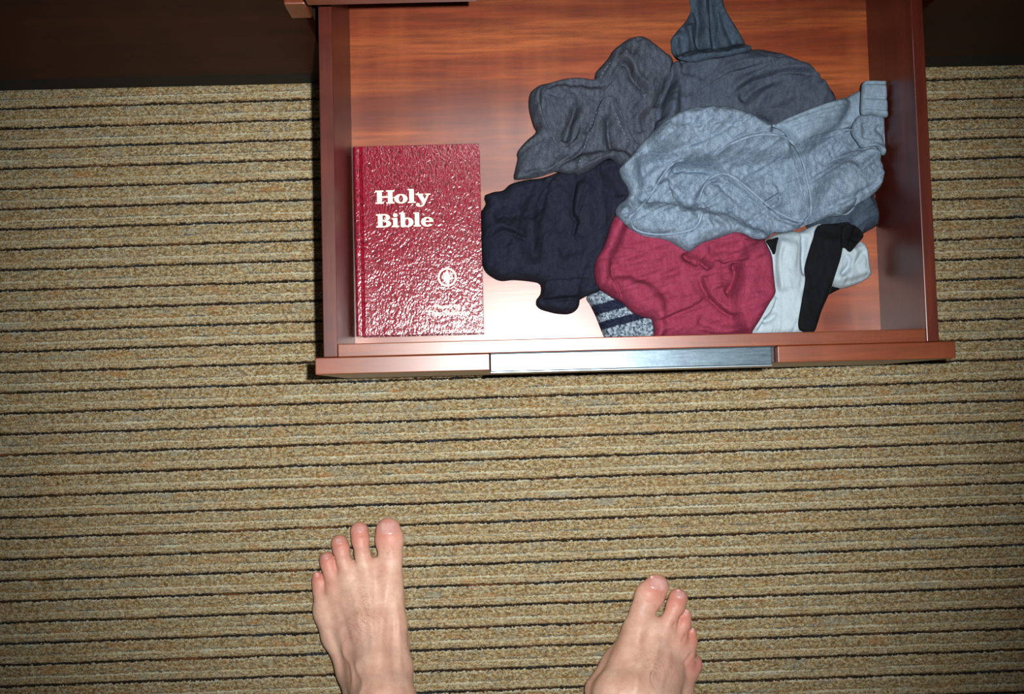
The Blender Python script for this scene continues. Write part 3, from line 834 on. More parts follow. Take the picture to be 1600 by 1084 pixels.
# --- light grey briefs on top
o = cloth('briefs', [(969, 263), (974, 255), (986, 243), (1000, 224), (1015, 210), (1032, 193), (1050, 180), (1070, 170), (1095, 165), (1120, 164), (1145, 167), (1165, 174), (1185, 184), (1205, 194), (1215, 191), (1240, 178),
          (1280, 163), (1310, 156), (1335, 146), (1350, 140), (1372, 138), (1390, 150), (1390, 178), (1397, 188), (1401, 205), (1400, 225), (1394, 245), (1386, 262), (1380, 285), (1372, 298), (1355, 312), (1340, 320), (1318, 335), (1300, 337),
          (1280, 343), (1262, 350), (1245, 357), (1228, 361), (1212, 362), (1203, 370), (1182, 371), (1162, 362), (1148, 362), (1125, 370), (1100, 378), (1080, 391), (1065, 385), (1050, 376), (1035, 371), (1010, 367), (990, 358), (975, 345),
          (963, 331), (966, 320), (978, 310), (984, 300), (980, 287), (973, 276)],
          0.16, 0.021, 0.014,
          [('c', B([(120, 752), (145, 727), (200, 707), (260, 701), (320, 706), (380, 736), (440, 794), (520, 866), (600, 934), (650, 965)]), 7, 1.7),
           ('c', B([(565, 890), (612, 862), (655, 833)]), 5, 1.4), ('c', B([(655, 833), (664, 858), (655, 885)]), 3, 1.3),
           ('c', B([(318, 803), (370, 788), (408, 800), (465, 842), (520, 892)]), 5, 1.6), ('c', B([(250, 985), (272, 905), (290, 845)]), 4, 1.6),
           ('c', B([(940, 560), (942, 592), (965, 625), (990, 660), (1060, 655), (1082, 690), (1095, 735)]), 6, 1.8), ('c', B([(600, 572), (650, 600), (700, 650)]), 5, 1.8),
           ('c', B([(160, 800), (175, 795), (200, 790)]), 2, 1.2), ('c', B([(60, 690), (180, 662), (290, 628)]), 2.5, 1.8), ('c', B([(230, 582), (330, 560), (430, 580)]), 2.2, 1.8),
           ('a', B([(148, 738), (200, 712), (260, 704), (320, 710), (380, 742), (440, 800), (520, 872), (468, 832), (410, 790), (370, 777), (318, 793), (282, 840), (262, 900), (205, 925), (172, 880), (140, 800)]), -9, 2.2),
           ('a', B([(345, 695), (400, 650), (480, 616), (560, 604), (640, 616), (700, 665), (738, 790), (758, 880), (732, 982), (680, 978), (600, 936), (520, 866), (440, 794), (385, 735)]), -6, 2.6),
           ('a', B([(775, 640), (960, 580), (990, 660), (1080, 690), (1060, 860), (970, 900), (860, 950), (775, 990)]), -5, 6),
           ('g', B([(-92, 1010), (-60, 980), (-5, 930), (50, 862), (95, 790), (140, 735)]), 1.5, 2.6),
           ('g', Cc([(1000, 400), (1012, 440), (1060, 466), (1150, 478), (1250, 470), (1330, 450), (1368, 418), (1388, 360)]), 1.5, 2.6),
           ('g', B([(400, 645), (480, 612), (560, 600), (640, 612), (692, 655), (724, 725), (742, 800), (758, 880), (758, 950), (730, 990)]), 1.5, 2.6),
           ('s', B([(-95, 1000), (-50, 985), (10, 930), (60, 855), (100, 780), (145, 728), (200, 708), (260, 702), (320, 708), (380, 738), (440, 796), (520, 868), (600, 938), (680, 984), (735, 994), (762, 955), (760, 880), (740, 800), (722, 720), (690, 650), (640, 612)]), 4, 9, 1),
           ('s', B([(640, 612), (560, 600), (480, 612), (400, 645), (345, 680), (310, 702)]), 3.5, 8, 1),
           ('g', B([(150, 715), (210, 722), (300, 722), (350, 745)]), 4.5, 4),
           ('s', B([(240, 985), (262, 900), (280, 840), (318, 792), (370, 776), (412, 790), (470, 832), (520, 880)]), 3, 6, -1),
           ('g', B([(300, 850), (330, 810), (375, 795), (400, 815)]), 3, 4), ('g', B([(380, 800), (430, 850), (520, 920)]), 3.5, 5),
           ('r', B([(180, 780), (170, 860), (205, 940), (225, 1000)]), 3, 7), ('g', B([(150, 800), (170, 820), (260, 760)]), 1.5, 3),
           ('s', B([(0, 900), (60, 890), (150, 905), (190, 930)]), 2.5, 10, -1),
           ('s', B([(560, 892), (610, 862), (655, 835)]), 3.5, 6, 1), ('g', B([(655, 835), (662, 875), (600, 915)]), 2.2, 4),
           ('g', B([(10, 690), (80, 600), (180, 555), (290, 560)]), 2.0, 6), ('g', B([(20, 720), (140, 690), (260, 620), (340, 590)]), 2.2, 6), ('g', B([(120, 700), (230, 690), (300, 695)]), 1.8, 3),
           ('r', B([(40, 660), (150, 600), (300, 520), (420, 520)]), 2.5, 12), ('r', B([(400, 520), (520, 540), (600, 590)]), 3.0, 9),
           ('g', B([(570, 570), (620, 600), (680, 640), (710, 700)]), 3.5, 5),
           ('s', B([(690, 640), (720, 720), (745, 800), (765, 880), (765, 960), (740, 1005)]), 2.2, 8, -1),
           ('r', B([(880, 700), (860, 800), (800, 900)]), 3, 22), ('g', B([(900, 640), (940, 700), (1000, 740)]), 1.6, 8),
           ('r', B([(1100, 720), (1050, 850), (970, 930)]), 2.5, 7), ('g', B([(1070, 720), (1020, 850), (940, 900)]), 2, 7),
           ('s', B([(868, 945), (915, 955), (952, 925), (975, 880)]), 2.5, 5, -1),
           ('r', B([(60, 940), (180, 930), (260, 960)]), 2, 12), ('g', B([(300, 960), (420, 1000), (560, 980)]), 1.8, 8), ('g', B([(400, 900), (480, 940), (560, 1000)]), 2, 7)],
          M['lightgrey'], wr=[(0.0065, 0.040, 0.011, 0.5, 81, True), (0.002, 0.012, 0.006, 2.2, 83, False)], sp=0.0013, drape=16)
tag(o, 'light blue grey briefs lying open on top of the pile', 'underwear')
lg = o
w1 = cloth('waistband', B([(590, 560), (640, 535), (700, 508), (770, 480), (850, 452), (920, 428), (1000, 402), (996, 470), (985, 520), (955, 556), (870, 580), (780, 605), (705, 634), (670, 610), (630, 580)]), 0.16, 0.0032, 0.003,
           [('g', B([(600, 572), (720, 525), (860, 478), (985, 440)]), 1.2, 1.5), ('g', B([(620, 590), (740, 548), (870, 505), (985, 470)]), 1.2, 1.5), ('g', B([(660, 612), (760, 575), (880, 535), (970, 505)]), 1.0, 1.2)],
           M['lightseam'], parent=lg, drape=2)
w2 = cloth('rolled_hem', B([(985, 510), (960, 535), (946, 572), (950, 600), (968, 625), (990, 654), (1030, 650), (1060, 650), (1085, 688), (1105, 680), (1130, 650), (1143, 590), (1132, 545), (1116, 512), (1060, 500)]), 0.17, 0.0085, 0.007,
           [('g', B([(1000, 540), (1010, 580), (1000, 620)]), 2, 4), ('g', B([(1050, 560), (1090, 600), (1110, 640)]), 2, 4)], M['lightgrey'], parent=lg, drape=3, minbase=0.140)
w3 = cloth('waistband', B([(994, 372), (1002, 360), (1030, 357), (1080, 358), (1116, 362), (1126, 374), (1124, 410), (1118, 450), (1114, 512), (1080, 519), (1040, 508), (992, 508), (988, 450)]), 0.175, 0.0085, 0.0045,
           [('g', B([(990, 432), (1050, 436), (1120, 440)]), 1.2, 1.6), ('g', B([(988, 480), (1050, 484), (1116, 488)]), 1.2, 1.4), ('g', B([(996, 372), (1060, 370), (1120, 374)]), 1.4, 1.6)],
           M['lightseam'], parent=lg, drape=3, minbase=0.150)
w3['label'] = 'folded over end of the waistband'
seam('piping', B([(-50, 972), (-5, 930), (50, 862), (95, 790), (140, 735), (195, 712)]), 0.17, 0.0015, M['lightseam'], lg, 0.0014)
seam('piping', Cc([(1000, 400), (1012, 440), (1060, 466), (1150, 478), (1250, 470), (1330, 450), (1368, 418), (1388, 360)]), 0.17, 0.0015, M['lightseam'], lg, 0.0014)
seam('piping', B([(262, 900), (280, 840), (318, 792), (370, 776), (412, 790), (470, 832), (540, 892), (610, 945), (690, 982), (735, 985)]), 0.17, 0.0015, M['lightseam'], lg, 0.0014)
seam('piping', B([(400, 645), (480, 612), (560, 600), (640, 612), (692, 655), (724, 725), (742, 800), (758, 880), (758, 950), (730, 990)]), 0.17, 0.0016, M['lightseam'], lg, 0.0014)
seam('piping', B([(868, 945), (915, 955), (952, 925), (978, 870)]), 0.17, 0.0011, M['lightseam'], lg)
seam('seam', B([(700, 640), (790, 618), (880, 598), (950, 575)]), 0.17, 0.0007, M['lightseam'], lg)
stitches('stitching', [Cc([(1236, 186), (1255, 176), (1278, 170)]), Cc([(1238, 205), (1258, 195), (1280, 188)]), Cc([(1240, 222), (1260, 213), (1282, 206)])], 0.17, M['stitch'], lg, 0.004, 0.002, 0.0005)

# ------------------------------------------------------------------ the red book
BX0, BX1, BY0, BY1 = -0.1645, -0.0222, 0.0722, 0.2864
BZ0, BZ1 = ZB+0.0003, 0.1300
book = empty('hardcover_book', ((BX0+BX1)/2, (BY0+BY1)/2, BZ0))
tag(book, 'dark red leathergrain hardcover Bible with gilt lettering beside the left drawer wall', 'book')
t = NT('red_leather_grain')
wv = t.noise(90, None, 2, 0.5, color=True)
vm = t.n('ShaderNodeVectorMath', operation='MULTIPLY_ADD'); t.set(vm, 0, wv); vm.inputs[1].default_value = (0.010, 0.010, 0.010); t.set(vm, 2, t.co)
mpv = t.mapping((1.0, 0.50, 1.0), (0, 0, 0.42), vm.outputs[0])
nz = t.noise(470, mpv, 1, 0.4)
nz2 = t.noise(900, mpv, 2, 0.5)
bb = t.bump(nz, 1.0, 0.00053)
bb = t.bump(nz2, 0.5, 0.0003, bb)
rc = t.mix(t.ramp(nz, [(0.34, 0.75), (0.5, 0.0)]), srgb(130, 12, 38), srgb(74, 6, 22))
M['leather'] = t.done(rc, 0.21, bb, 0.9)
M['leather_edge'] = NT('red_cover_edge').done(srgb(132, 14, 26), 0.4, None, 0.5)
t = NT('page_edges')
pg = t.noise(1.0, t.mapping((30, 30, 3500)), 2, 0.5)
M['pages'] = t.done(t.ramp(pg, [(0.35, srgb(188, 172, 146)), (0.65, srgb(228, 216, 192))]), 0.8)
M['gilt'] = NT('pale_gold_foil').done(srgb(250, 242, 208), 0.45, None, 0.5, Metallic=0.0)


def bbox_(name, a, b, mat, bevel):
    return box(name, a, b, mat, book, bevel)


HG = BX0+0.0085   # hinge groove
bm = bmesh.new()
# top cover: sheet with a hinge groove, rounded spine strip
NX = 44
xs = np.concatenate([np.linspace(BX0, BX0+0.016, 24), np.linspace(BX0+0.018, BX1, 20)])
def cz(x):
    z = BZ1
    z -= 0.0013*math.exp(-((x-HG)/0.0014)**2)
    e = (x-BX0)/0.0035
    if e < 1: z -= 0.0035*(1-math.sqrt(max(0, 1-(1-e)**2)))
    return z
TH = 0.0026
prev = None
def ringv(x):
    z = cz(x)
    ins = 0.0004
    return [bm.verts.new((x, BY0, z-ins)), bm.verts.new((x, BY0+0.0005, z)), bm.verts.new((x, BY1-0.0005, z)), bm.verts.new((x, BY1, z-ins)), bm.verts.new((x, BY1, z-TH)), bm.verts.new((x, BY0, z-TH))]
for x in xs:
    r = ringv(x)
    if prev:
        for k in range(6):
            bm.faces.new((prev[k], r[k], r[(k+1) % 6], prev[(k+1) % 6]))
    else: bm.faces.new(r)
    prev = r
bm.faces.new(prev[::-1])
bmesh.ops.recalc_face_normals(bm, faces=bm.faces)
me = bpy.data.meshes.new('front_cover'); bm.to_mesh(me); bm.free()
me.transform(Matrix.Translation(-Vector(book.location)))
link('front_cover', me, M['leather'], book, False)
bbox_('back_cover', (BX0+0.004, BY0, BZ0), (BX1, BY1, BZ0+TH), M['leather'], 0.0006)
# spine: rounded strip
bm = bmesh.new()
ppr = []
for k in range(9):
    a = math.pi/2+math.pi*k/8
    ppr.append((BX0+0.0030+0.0030*math.cos(a), (BZ0+BZ1-0.003)/2+(BZ1-0.003-BZ0)/2*math.sin(a)))
ppr += [(BX0+0.0050, BZ0), (BX0+0.0050, BZ1-0.003)]
va = [bm.verts.new((x, BY0+0.0002, z)) for x, z in ppr]; vb = [bm.verts.new((x, BY1-0.0002, z)) for x, z in ppr]
bm.faces.new(va); bm.faces.new(vb[::-1])
for i in range(len(ppr)): bm.faces.new((va[i-1], va[i], vb[i], vb[i-1]))
bmesh.ops.recalc_face_normals(bm, faces=bm.faces)
me = bpy.data.meshes.new('spine'); bm.to_mesh(me); bm.free()
me.transform(Matrix.Translation(-Vector(book.location)))
link('spine', me, M['leather'], book, False)
bbox_('page_block', (BX0+0.0055, BY0+0.0035, BZ0+TH+0.0001), (BX1-0.0035, BY1-0.0035, BZ1-TH-0.0016), M['pages'], 0.0004)


# --- lettering: heavy wide slab serif, each word one stamped part
def ell(cx, cy, rx, ry, n=40, a0=0.0, a1=2*math.pi):
    return [(cx+rx*math.cos(a0+(a1-a0)*k/n), cy+ry*math.sin(a0+(a1-a0)*k/n)) for k in range(n+1)]


def strip(o_, i_):
    return [[o_[k], o_[k+1], i_[k+1], i_[k]] for k in range(len(o_)-1)]


def rect(x0, y0, x1, y1): return [(x0, y0), (x1, y0), (x1, y1), (x0, y1)]


def glyph(ch):
    """polygons and advance, cap height 1"""
    if ch == 'H':
        return [rect(.13, 0, .45, 1), rect(.86, 0, 1.18, 1), rect(.45, .44, .86, .56)] + [rect(a, y, a+.56, y+.10) for a in (.01, .74) for y in (0, .90)], 1.33
    if ch == 'B':
        g = [rect(.13, 0, .46, 1), rect(0, 0, .6, .10), rect(0, .90, .6, 1), rect(.46, .46, .62, .56)]
        g += strip(ell(.60, .74, .40, .26, 20, -math.pi/2, math.pi/2), ell(.60, .74, .10, .17, 20, -math.pi/2, math.pi/2))
        g += strip(ell(.60, .27, .48, .27, 20, -math.pi/2, math.pi/2), ell(.60, .27, .14, .17, 20, -math.pi/2, math.pi/2))
        return g, 1.16
    if ch == 'o':
        return strip(ell(.46, .34, .45, .36), ell(.46, .34, .15, .27)), .96
    if ch == 'e':
        g = strip(ell(.46, .34, .45, .36, 36, 0.0, 2*math.pi*0.90), ell(.48, .34, .16, .27, 36, 0.0, 2*math.pi*0.90))
        return g+[rect(.3, .33, .88, .42)], .95
    if ch == 'l':
        return [rect(.10, 0, .41, 1.06), rect(0, 0, .52, .10), rect(0, .97, .3, 1.06)], .55
    if ch == 'i':
        return [rect(.10, 0, .41, .68), rect(0, 0, .52, .10), rect(0, .59, .3, .68)] + [ell(.26, .89, .17, .14, 16)[:-1]], .56
    if ch == 'b':
        return [rect(.10, 0, .40, 1.06), rect(0, .97, .3, 1.06)] + strip(ell(.58, .34, .44, .36), ell(.55, .34, .14, .27)), 1.06
    if ch == 'y':
        g = [[(.10, .66), (.42, .66), (.66, .16), (.50, -.10)], [(.80, .66), (.92, .66), (.58, -.16), (.47, -.08)],
             rect(.0, .59, .5, .68), rect(.66, .59, 1.02, .68)]
        g += strip(ell(.28, -.10, .30, .20, 14, 0.0, -math.pi*0.85), ell(.28, -.10, .18, .11, 14, 0.0, -math.pi*0.85))
        g += [ell(.14, -.12, .13, .10, 14)[:-1]]
        return g, .98


def stamp(name, polys, ox, oy, sc, sx=1.0, th=0.00025):
    co, faces = [], []
    zt = BZ1+th
    for ip, p in enumerate(polys):
        zt += 0.000004
        ar = sum(p[i-1][0]*p[i][1]-p[i][0]*p[i-1][1] for i in range(len(p)))
        if ar < 0: p = p[::-1]
        k = len(co); n = len(p)
        for x, y in p: co.append((ox+x*sc*sx, oy+y*sc, zt))
        for x, y in p: co.append((ox+x*sc*sx, oy+y*sc, BZ1-0.0002))
        faces.append(tuple(range(k, k+n)))
        for i in range(n):
            j = (i+1) % n
            faces.append((k+j, k+i, k+n+i, k+n+j))
    L = book.location
    co = [(x-L[0], y-L[1], z-L[2]) for x, y, z in co]
    return link(name, mesh_np(name, co, faces), M['gilt'], book, False)


def word(txt, p0, p1, cap_px):
    a = P(*p0, BZ1); b = P(*p1, BZ1)
    sc = cap_px/F_PX*(CAM_H-BZ1)
    polys, x = [], 0
    for ch in txt:
        g, adv = glyph(ch)
        polys += [[(px_+x, py_) for px_, py_ in q_] for q_ in g]
        x += adv*0.97
    sx = (b[0]-a[0])/(x*sc)
    stamp('lettering', polys, a[0], a[1], sc, sx)


word('Holy', (586.5, 318.5), (671.5, 316.5), 21.0)
word('Bible', (588, 355.5), (678, 353.5), 21.0)
# emblem: ring with a two-handled jug and a flame
e0 = P(698.8, 433, BZ1); R0 = 0.0106
pol = strip(ell(0, 0, 1, 1, 40), ell(0, 0, .81, .81, 40))
pol += [ell(0, -.12, .40, .32, 20)[:-1], [(-.22, -.68), (.22, -.68), (.14, -.38), (-.14, -.38)], [(-.26, .10), (.26, .10), (.20, .30), (-.20, .30)],
        [(-.17, .30), (.17, .30), (.10, .62), (.0, .80), (-.10, .62)]]
pol += strip(ell(.34, .02, .24, .24, 12, -1.6, 1.9), ell(.34, .02, .13, .13, 12, -1.6, 1.9)) + strip(ell(-.34, .02, .24, .24, 12, 1.2, 4.8), ell(-.34, .02, .13, .13, 12, 1.2, 4.8))
o = stamp('emblem', pol, e0[0], e0[1], R0)


def small_text(txt, p0, p1, px_h):
    cu = bpy.data.curves.new('small_lettering', 'FONT'); cu.body = txt
    cu.size = 1.0; cu.extrude = 0.0; cu.offset = 0.028; cu.resolution_u = 3
    tmp = bpy.data.objects.new('tmp', cu); COL.objects.link(tmp)
    dg = bpy.context.evaluated_depsgraph_get(); dg.update()
    me = bpy.data.meshes.new_from_object(tmp.evaluated_get(dg))
    bpy.data.objects.remove(tmp); bpy.data.curves.remove(cu)
    c = np.array([tuple(v_.co) for v_ in me.vertices])
    a = P(*p0, BZ1); b = P(*p1, BZ1)
    w_ = c[:, 0].max()-c[:, 0].min(); h_ = c[:, 1].max()-c[:, 1].min()
    sx = (b[0]-a[0])/w_; sy = px_h/F_PX*(CAM_H-BZ1)/h_
    c[:, 0] = a[0]+(c[:, 0]-c[:, 0].min())*sx-book.location[0]
    c[:, 1] = a[1]+(c[:, 1]-c[:, 1].min())*sy-book.location[1]
    c[:, 2] = BZ1+0.00025-book.location[2]
    me.vertices.foreach_set('co', c.ravel())
    me.materials.clear()
    link('small_lettering', me, M['gilt'], book, False)


small_text('Placed by', (679, 484.5), (720, 483.5), 9.0)
small_text('The Gideons', (667, 493.5), (733.5, 491.5), 8.0)


# ------------------------------------------------------------------ bare feet
def surface_nets(f, x0, y0, z0, s):
    nx, ny, nz = f.shape
    ins = f < 0
    cells = np.zeros((nx-1, ny-1, nz-1), int); acc = np.zeros((nx-1, ny-1, nz-1, 3)); cnt = np.zeros((nx-1, ny-1, nz-1))
    for c in range(8):
        i, j, k = c & 1, (c >> 1) & 1, (c >> 2) & 1
        cells += ins[i:nx-1+i, j:ny-1+j, k:nz-1+k]
    act = (cells > 0) & (cells < 8)
    for ax in range(3):
        for a in (0, 1):
            for b in (0, 1):
                o0 = [0, 0, 0]; oth = [q for q in range(3) if q != ax]
                o0[oth[0]] = a; o0[oth[1]] = b; o1 = list(o0); o1[ax] = 1
                f0 = f[o0[0]:nx-1+o0[0], o0[1]:ny-1+o0[1], o0[2]:nz-1+o0[2]]
                f1 = f[o1[0]:nx-1+o1[0], o1[1]:ny-1+o1[1], o1[2]:nz-1+o1[2]]
                cr = (f0 < 0) != (f1 < 0)
                tt = np.where(cr, f0/(f0-f1+1e-20), 0)
                for q in range(3):
                    acc[..., q] += np.where(cr, (o0[q] if q != ax else tt), 0)
                cnt += cr
    idx = -np.ones(act.shape, int); idx[act] = np.arange(act.sum())
    I = np.argwhere(act)
    pos = acc[act]/cnt[act][:, None]+I
    co = pos*s+np.array([x0, y0, z0])
    faces = []
    for ax in range(3):
        o1 = [0, 0, 0]; o1[ax] = 1
        sh = [nx-o1[0], ny-o1[1], nz-o1[2]]
        f0 = ins[:sh[0], :sh[1], :sh[2]]; f1 = ins[o1[0]:, o1[1]:, o1[2]:]
        b, c = [(1, 2), (2, 0), (0, 1)][ax]
        E = np.argwhere(f0 != f1)
        ok = (E[:, b] > 0) & (E[:, c] > 0) & (E[:, b] < f.shape[b]-1) & (E[:, c] < f.shape[c]-1)
        E = E[ok]
        flip = f0[E[:, 0], E[:, 1], E[:, 2]]
        def g(db, dc):
            q = E.copy(); q[:, b] -= db; q[:, c] -= dc
            return idx[q[:, 0], q[:, 1], q[:, 2]]
        quad = np.stack([g(1, 1), g(0, 1), g(0, 0), g(1, 0)], 1)
        quad[~flip] = quad[~flip][:, ::-1]
        faces.append(quad)
    return co, np.concatenate(faces)


def build_foot(groups, leg, s=0.0019):
    """groups: list of (chains, k) ; a chain is a list of (x,y,z,r,flat)"""
    allp = np.array([p[:4] for chs, k in groups for ch in chs for p in ch]+[p[:4] for p in leg])
    lo = (allp[:, :3]-allp[:, 3:4]).min(0)-0.012; hi = (allp[:, :3]+allp[:, 3:4]).max(0)+0.012
    lo[2] = -0.012
    ns = np.ceil((hi-lo)/s).astype(int)+1
    ax = [lo[i]+np.arange(ns[i])*s for i in range(3)]
    F = np.full(tuple(ns), 0.5, np.float64)

    def prim(Fx, a, b, k):
        r = max(a[3], b[3])+0.028
        l = np.minimum(a[:3], b[:3])-r; h = np.maximum(a[:3], b[:3])+r
        sl = [slice(max(0, int((l[i]-lo[i])/s)), min(ns[i], int((h[i]-lo[i])/s)+2)) for i in range(3)]
        gx = ax[0][sl[0]][:, None, None]; gy = ax[1][sl[1]][None, :, None]; gz = ax[2][sl[2]][None, None, :]
        fl_ = (a[4]+b[4])/2
        d = np.array(b[:3])-np.array(a[:3]); dz = d.copy(); dz[2] *= fl_
        qx, qy, qz = gx-a[0], gy-a[1], (gz-a[2])*fl_
        t_ = np.clip((qx*dz[0]+qy*dz[1]+qz*dz[2])/(dz@dz+1e-12), 0, 1)
        dist = np.sqrt((qx-t_*dz[0])**2+(qy-t_*dz[1])**2+(qz-t_*dz[2])**2)-(a[3]+(b[3]-a[3])*t_)
        sub = Fx[sl[0], sl[1], sl[2]]
        h_ = np.clip(0.5+0.5*(sub-dist)/k, 0, 1)
        Fx[sl[0], sl[1], sl[2]] = sub*(1-h_)+dist*h_-k*h_*(1-h_)

    for ch_i, (chs, k) in enumerate(groups):
        if ch_i == 0:
            for ch in chs:
                for a, b in zip(ch[:-1], ch[1:]): prim(F, a, b, k)
            for a, b in zip(leg[:-1], leg[1:]): prim(F, a, b, 0.022)
            body = F.copy()
        else:      # toes: each joins the foot smoothly, not its neighbours
            for ch in chs:
                G = body.copy()
                for a, b in zip(ch[:-1], ch[1:]): prim(G, a, b, k)
                F = np.minimum(F, G)
    # the sole is flat on the carpet
    gz = ax[2][None, None, :]
    k = 0.004; pl = 0.0012-gz+0*F
    h_ = np.clip(0.5-0.5*(F-pl)/k, 0, 1)
    F = F*(1-h_)+pl*h_+k*h_*(1-h_)
    return surface_nets(F, lo[0], lo[1], lo[2], s)


def crop_chain(cv, pts):
    out = []
    for p in pts:
        x, y = cv([(p[0], p[1])])[0]
        w_ = P(x, y, p[2]*0.001)
        out.append((w_[0], w_[1], p[2]*0.001, p[3]*0.001, p[4] if len(p) > 4 else 1.0))
    return out


E_ = conv((460, 780, 3.566)); F_ = conv((880, 860, 4.838))
LF_body = [[(522, 462, 21, 18.5, 1.1), (540, 700, 36, 16.5), (556, 950, 54, 20), (530, 1130, 80, 29)],
           [(405, 440, 24, 12), (440, 700, 45, 14), (470, 950, 66, 20), (490, 1130, 90, 28)],
           [(305, 450, 22, 12), (380, 700, 40, 14), (440, 950, 58, 20)],
           [(232, 510, 19, 12), (310, 750, 30, 14), (390, 980, 46, 20)],
           [(172, 610, 16, 14), (225, 760, 19, 14), (320, 960, 28, 16), (385, 1100, 36, 20)],
           [(500, 500, 14, 17, 1.3), (190, 640, 13, 15, 1.3)], [(560, 560, 14, 11), (560, 800, 18, 15), (570, 1000, 30, 20)],
           [(380, 700, 16, 20, 1.2), (450, 1000, 26, 30)], [(520, 385, 16, 10), (440, 376, 16, 9), (345, 390, 15, 9), (255, 445, 14, 9), (190, 540, 12, 9)]]
LF_toes = [[(522, 462, 21, 17.5, 1.1), (536, 330, 17, 14.0, 1.15), (530, 225, 14.5, 17.0, 1.3), (523, 172, 12.5, 15.4, 1.3)],
           [(402, 430, 24, 11), (380, 310, 23, 8.8), (368, 225, 17, 10.2), (362, 176, 12, 11.2)],
           [(300, 440, 22, 10.5), (276, 345, 20, 8.8), (262, 280, 16, 9.6), (252, 246, 11.5, 10.6)],
           [(228, 500, 19, 10.5), (204, 420, 17, 8.4), (190, 360, 14, 9.2), (182, 334, 10.5, 9.4)],
           [(168, 600, 16, 12), (150, 510, 13, 9.6), (140, 460, 11, 8.8), (128, 428, 9, 6.2)]]
RF_body = [[(565, 600, 21, 18.5, 1.1), (480, 850, 38, 18), (390, 1080, 60, 23)],
           [(735, 650, 24, 12), (640, 880, 46, 15), (520, 1090, 66, 24)],
           [(820, 730, 22, 12), (740, 930, 40, 16), (620, 1100, 60, 24)],
           [(868, 810, 19, 12), (800, 980, 32, 15), (720, 1120, 48, 22)],
           [(918, 950, 16, 12.5), (868, 1080, 20, 16), (800, 1200, 26, 20)],
           [(580, 640, 14, 17, 1.3), (880, 900, 13, 15, 1.3)], [(480, 700, 14, 11), (400, 850, 18, 15), (300, 1060, 32, 22)],
           [(700, 900, 16, 20, 1.2), (600, 1150, 26, 28)], [(600, 560, 16, 10), (700, 580, 17, 10), (790, 600, 18, 10), (870, 690, 16, 10), (915, 780, 13, 10), (930, 900, 12, 11)]]
RF_toes = [[(565, 600, 21, 18, 1.1), (600, 455, 17, 14.5, 1.15), (652, 345, 14.5, 17.4, 1.3), (706, 272, 12.5, 15.2, 1.3)],
           [(745, 640, 24, 11), (806, 515, 22, 9), (848, 425, 17, 10.8), (868, 362, 12, 12.0)],
           [(835, 720, 22, 10.5), (885, 620, 19, 8.2), (912, 555, 16, 8.2), (925, 492, 12, 7.6)],
           [(880, 810, 19, 11), (935, 740, 16, 9.2), (958, 690, 13, 8.8), (968, 625, 10, 6.8)],
           [(915, 950, 15, 11), (968, 905, 12, 9.6), (995, 865, 10, 8.2), (1000, 838, 9, 7.4)]]


def foot_world(cv, body, toes, heel, ankle, knee):
    b = [crop_chain(cv, c) for c in body]
    t_ = [crop_chain(cv, c) for c in toes]
    ends = [c[-1] for c in b[:5]]
    ank = (ankle[0], ankle[1], 0.085, 0.033, 1.0)
    for e in ends[:4]: b.append([e, (ankle[0], ankle[1]+0.008, 0.080, 0.030, 1.0)])
    b.append([ends[4], (heel[0], heel[1]+0.02, 0.03, 0.026, 1.0)])
    b.append([b[7][-1], (heel[0], heel[1], 0.031, 0.031, 1.0)])
    b.append([(heel[0], heel[1], 0.031, 0.031, 1.0), ank])
    b.append([(heel[0]-0.024, ankle[1]+0.005, 0.075, 0.014, 1.0), (heel[0]+0.024, ankle[1]+0.01, 0.083, 0.014, 1.0)])
    leg = [ank, (ankle[0], ankle[1]-0.012, 0.19, 0.036, 1.0), (knee[0], knee[1], 0.34, 0.052, 1.0), (knee[0], knee[1]+0.012, 0.46, 0.052, 1.0)]
    return [(b, 0.012), (t_, 0.0045)], leg


la = P(592, 1120, 0.09); ra = P(960, 1175, 0.09)
gl, ll = foot_world(E_, LF_body, LF_toes, (la[0]+0.004, la[1]-0.045), (la[0], la[1]-0.012), (la[0]-0.004, la[1]-0.045))
gr, lr = foot_world(F_, RF_body, RF_toes, (ra[0]-0.006, ra[1]-0.045), (ra[0], ra[1]-0.012), (ra[0]+0.004, ra[1]-0.045))
c1, f1 = build_foot(gl, ll)
c2, f2 = build_foot(gr, lr)


def relief(co, cv, items, zref):
    """tendons, veins and creases: small swellings of the skin on the top side"""
    top = np.zeros(len(co))
    for kind, pts, A_, L_ in items:
        pp = crom(cv(pts), False, 3.0)
        pl = np.array([P(a, b, zref)[:2] for a, b in pp])
        m_ = (co[:, 2] > 0.008) & (co[:, 2] < 0.13)
        D_, _, T_ = seg_dist(co[m_][:, :2], pl)
        tp = np.clip(np.minimum(T_, 1-T_)/0.2, 0, 1)
        top[m_] += (1 if kind == 'r' else -1)*A_*0.001*tp*np.exp(-(D_/(L_*0.001))**2)
    return top


def apply_relief(co, faces, dz):
    n = np.zeros_like(co)
    a = co[faces[:, 2]]-co[faces[:, 0]]; b = co[faces[:, 3]]-co[faces[:, 1]]
    fn = np.cross(a, b)
    for k in range(4): np.add.at(n, faces[:, k], fn)
    n /= np.linalg.norm(n, axis=1)[:, None]+1e-12
    return co+n*(dz*np.clip(n[:, 2]*1.6, 0, 1))[:, None]


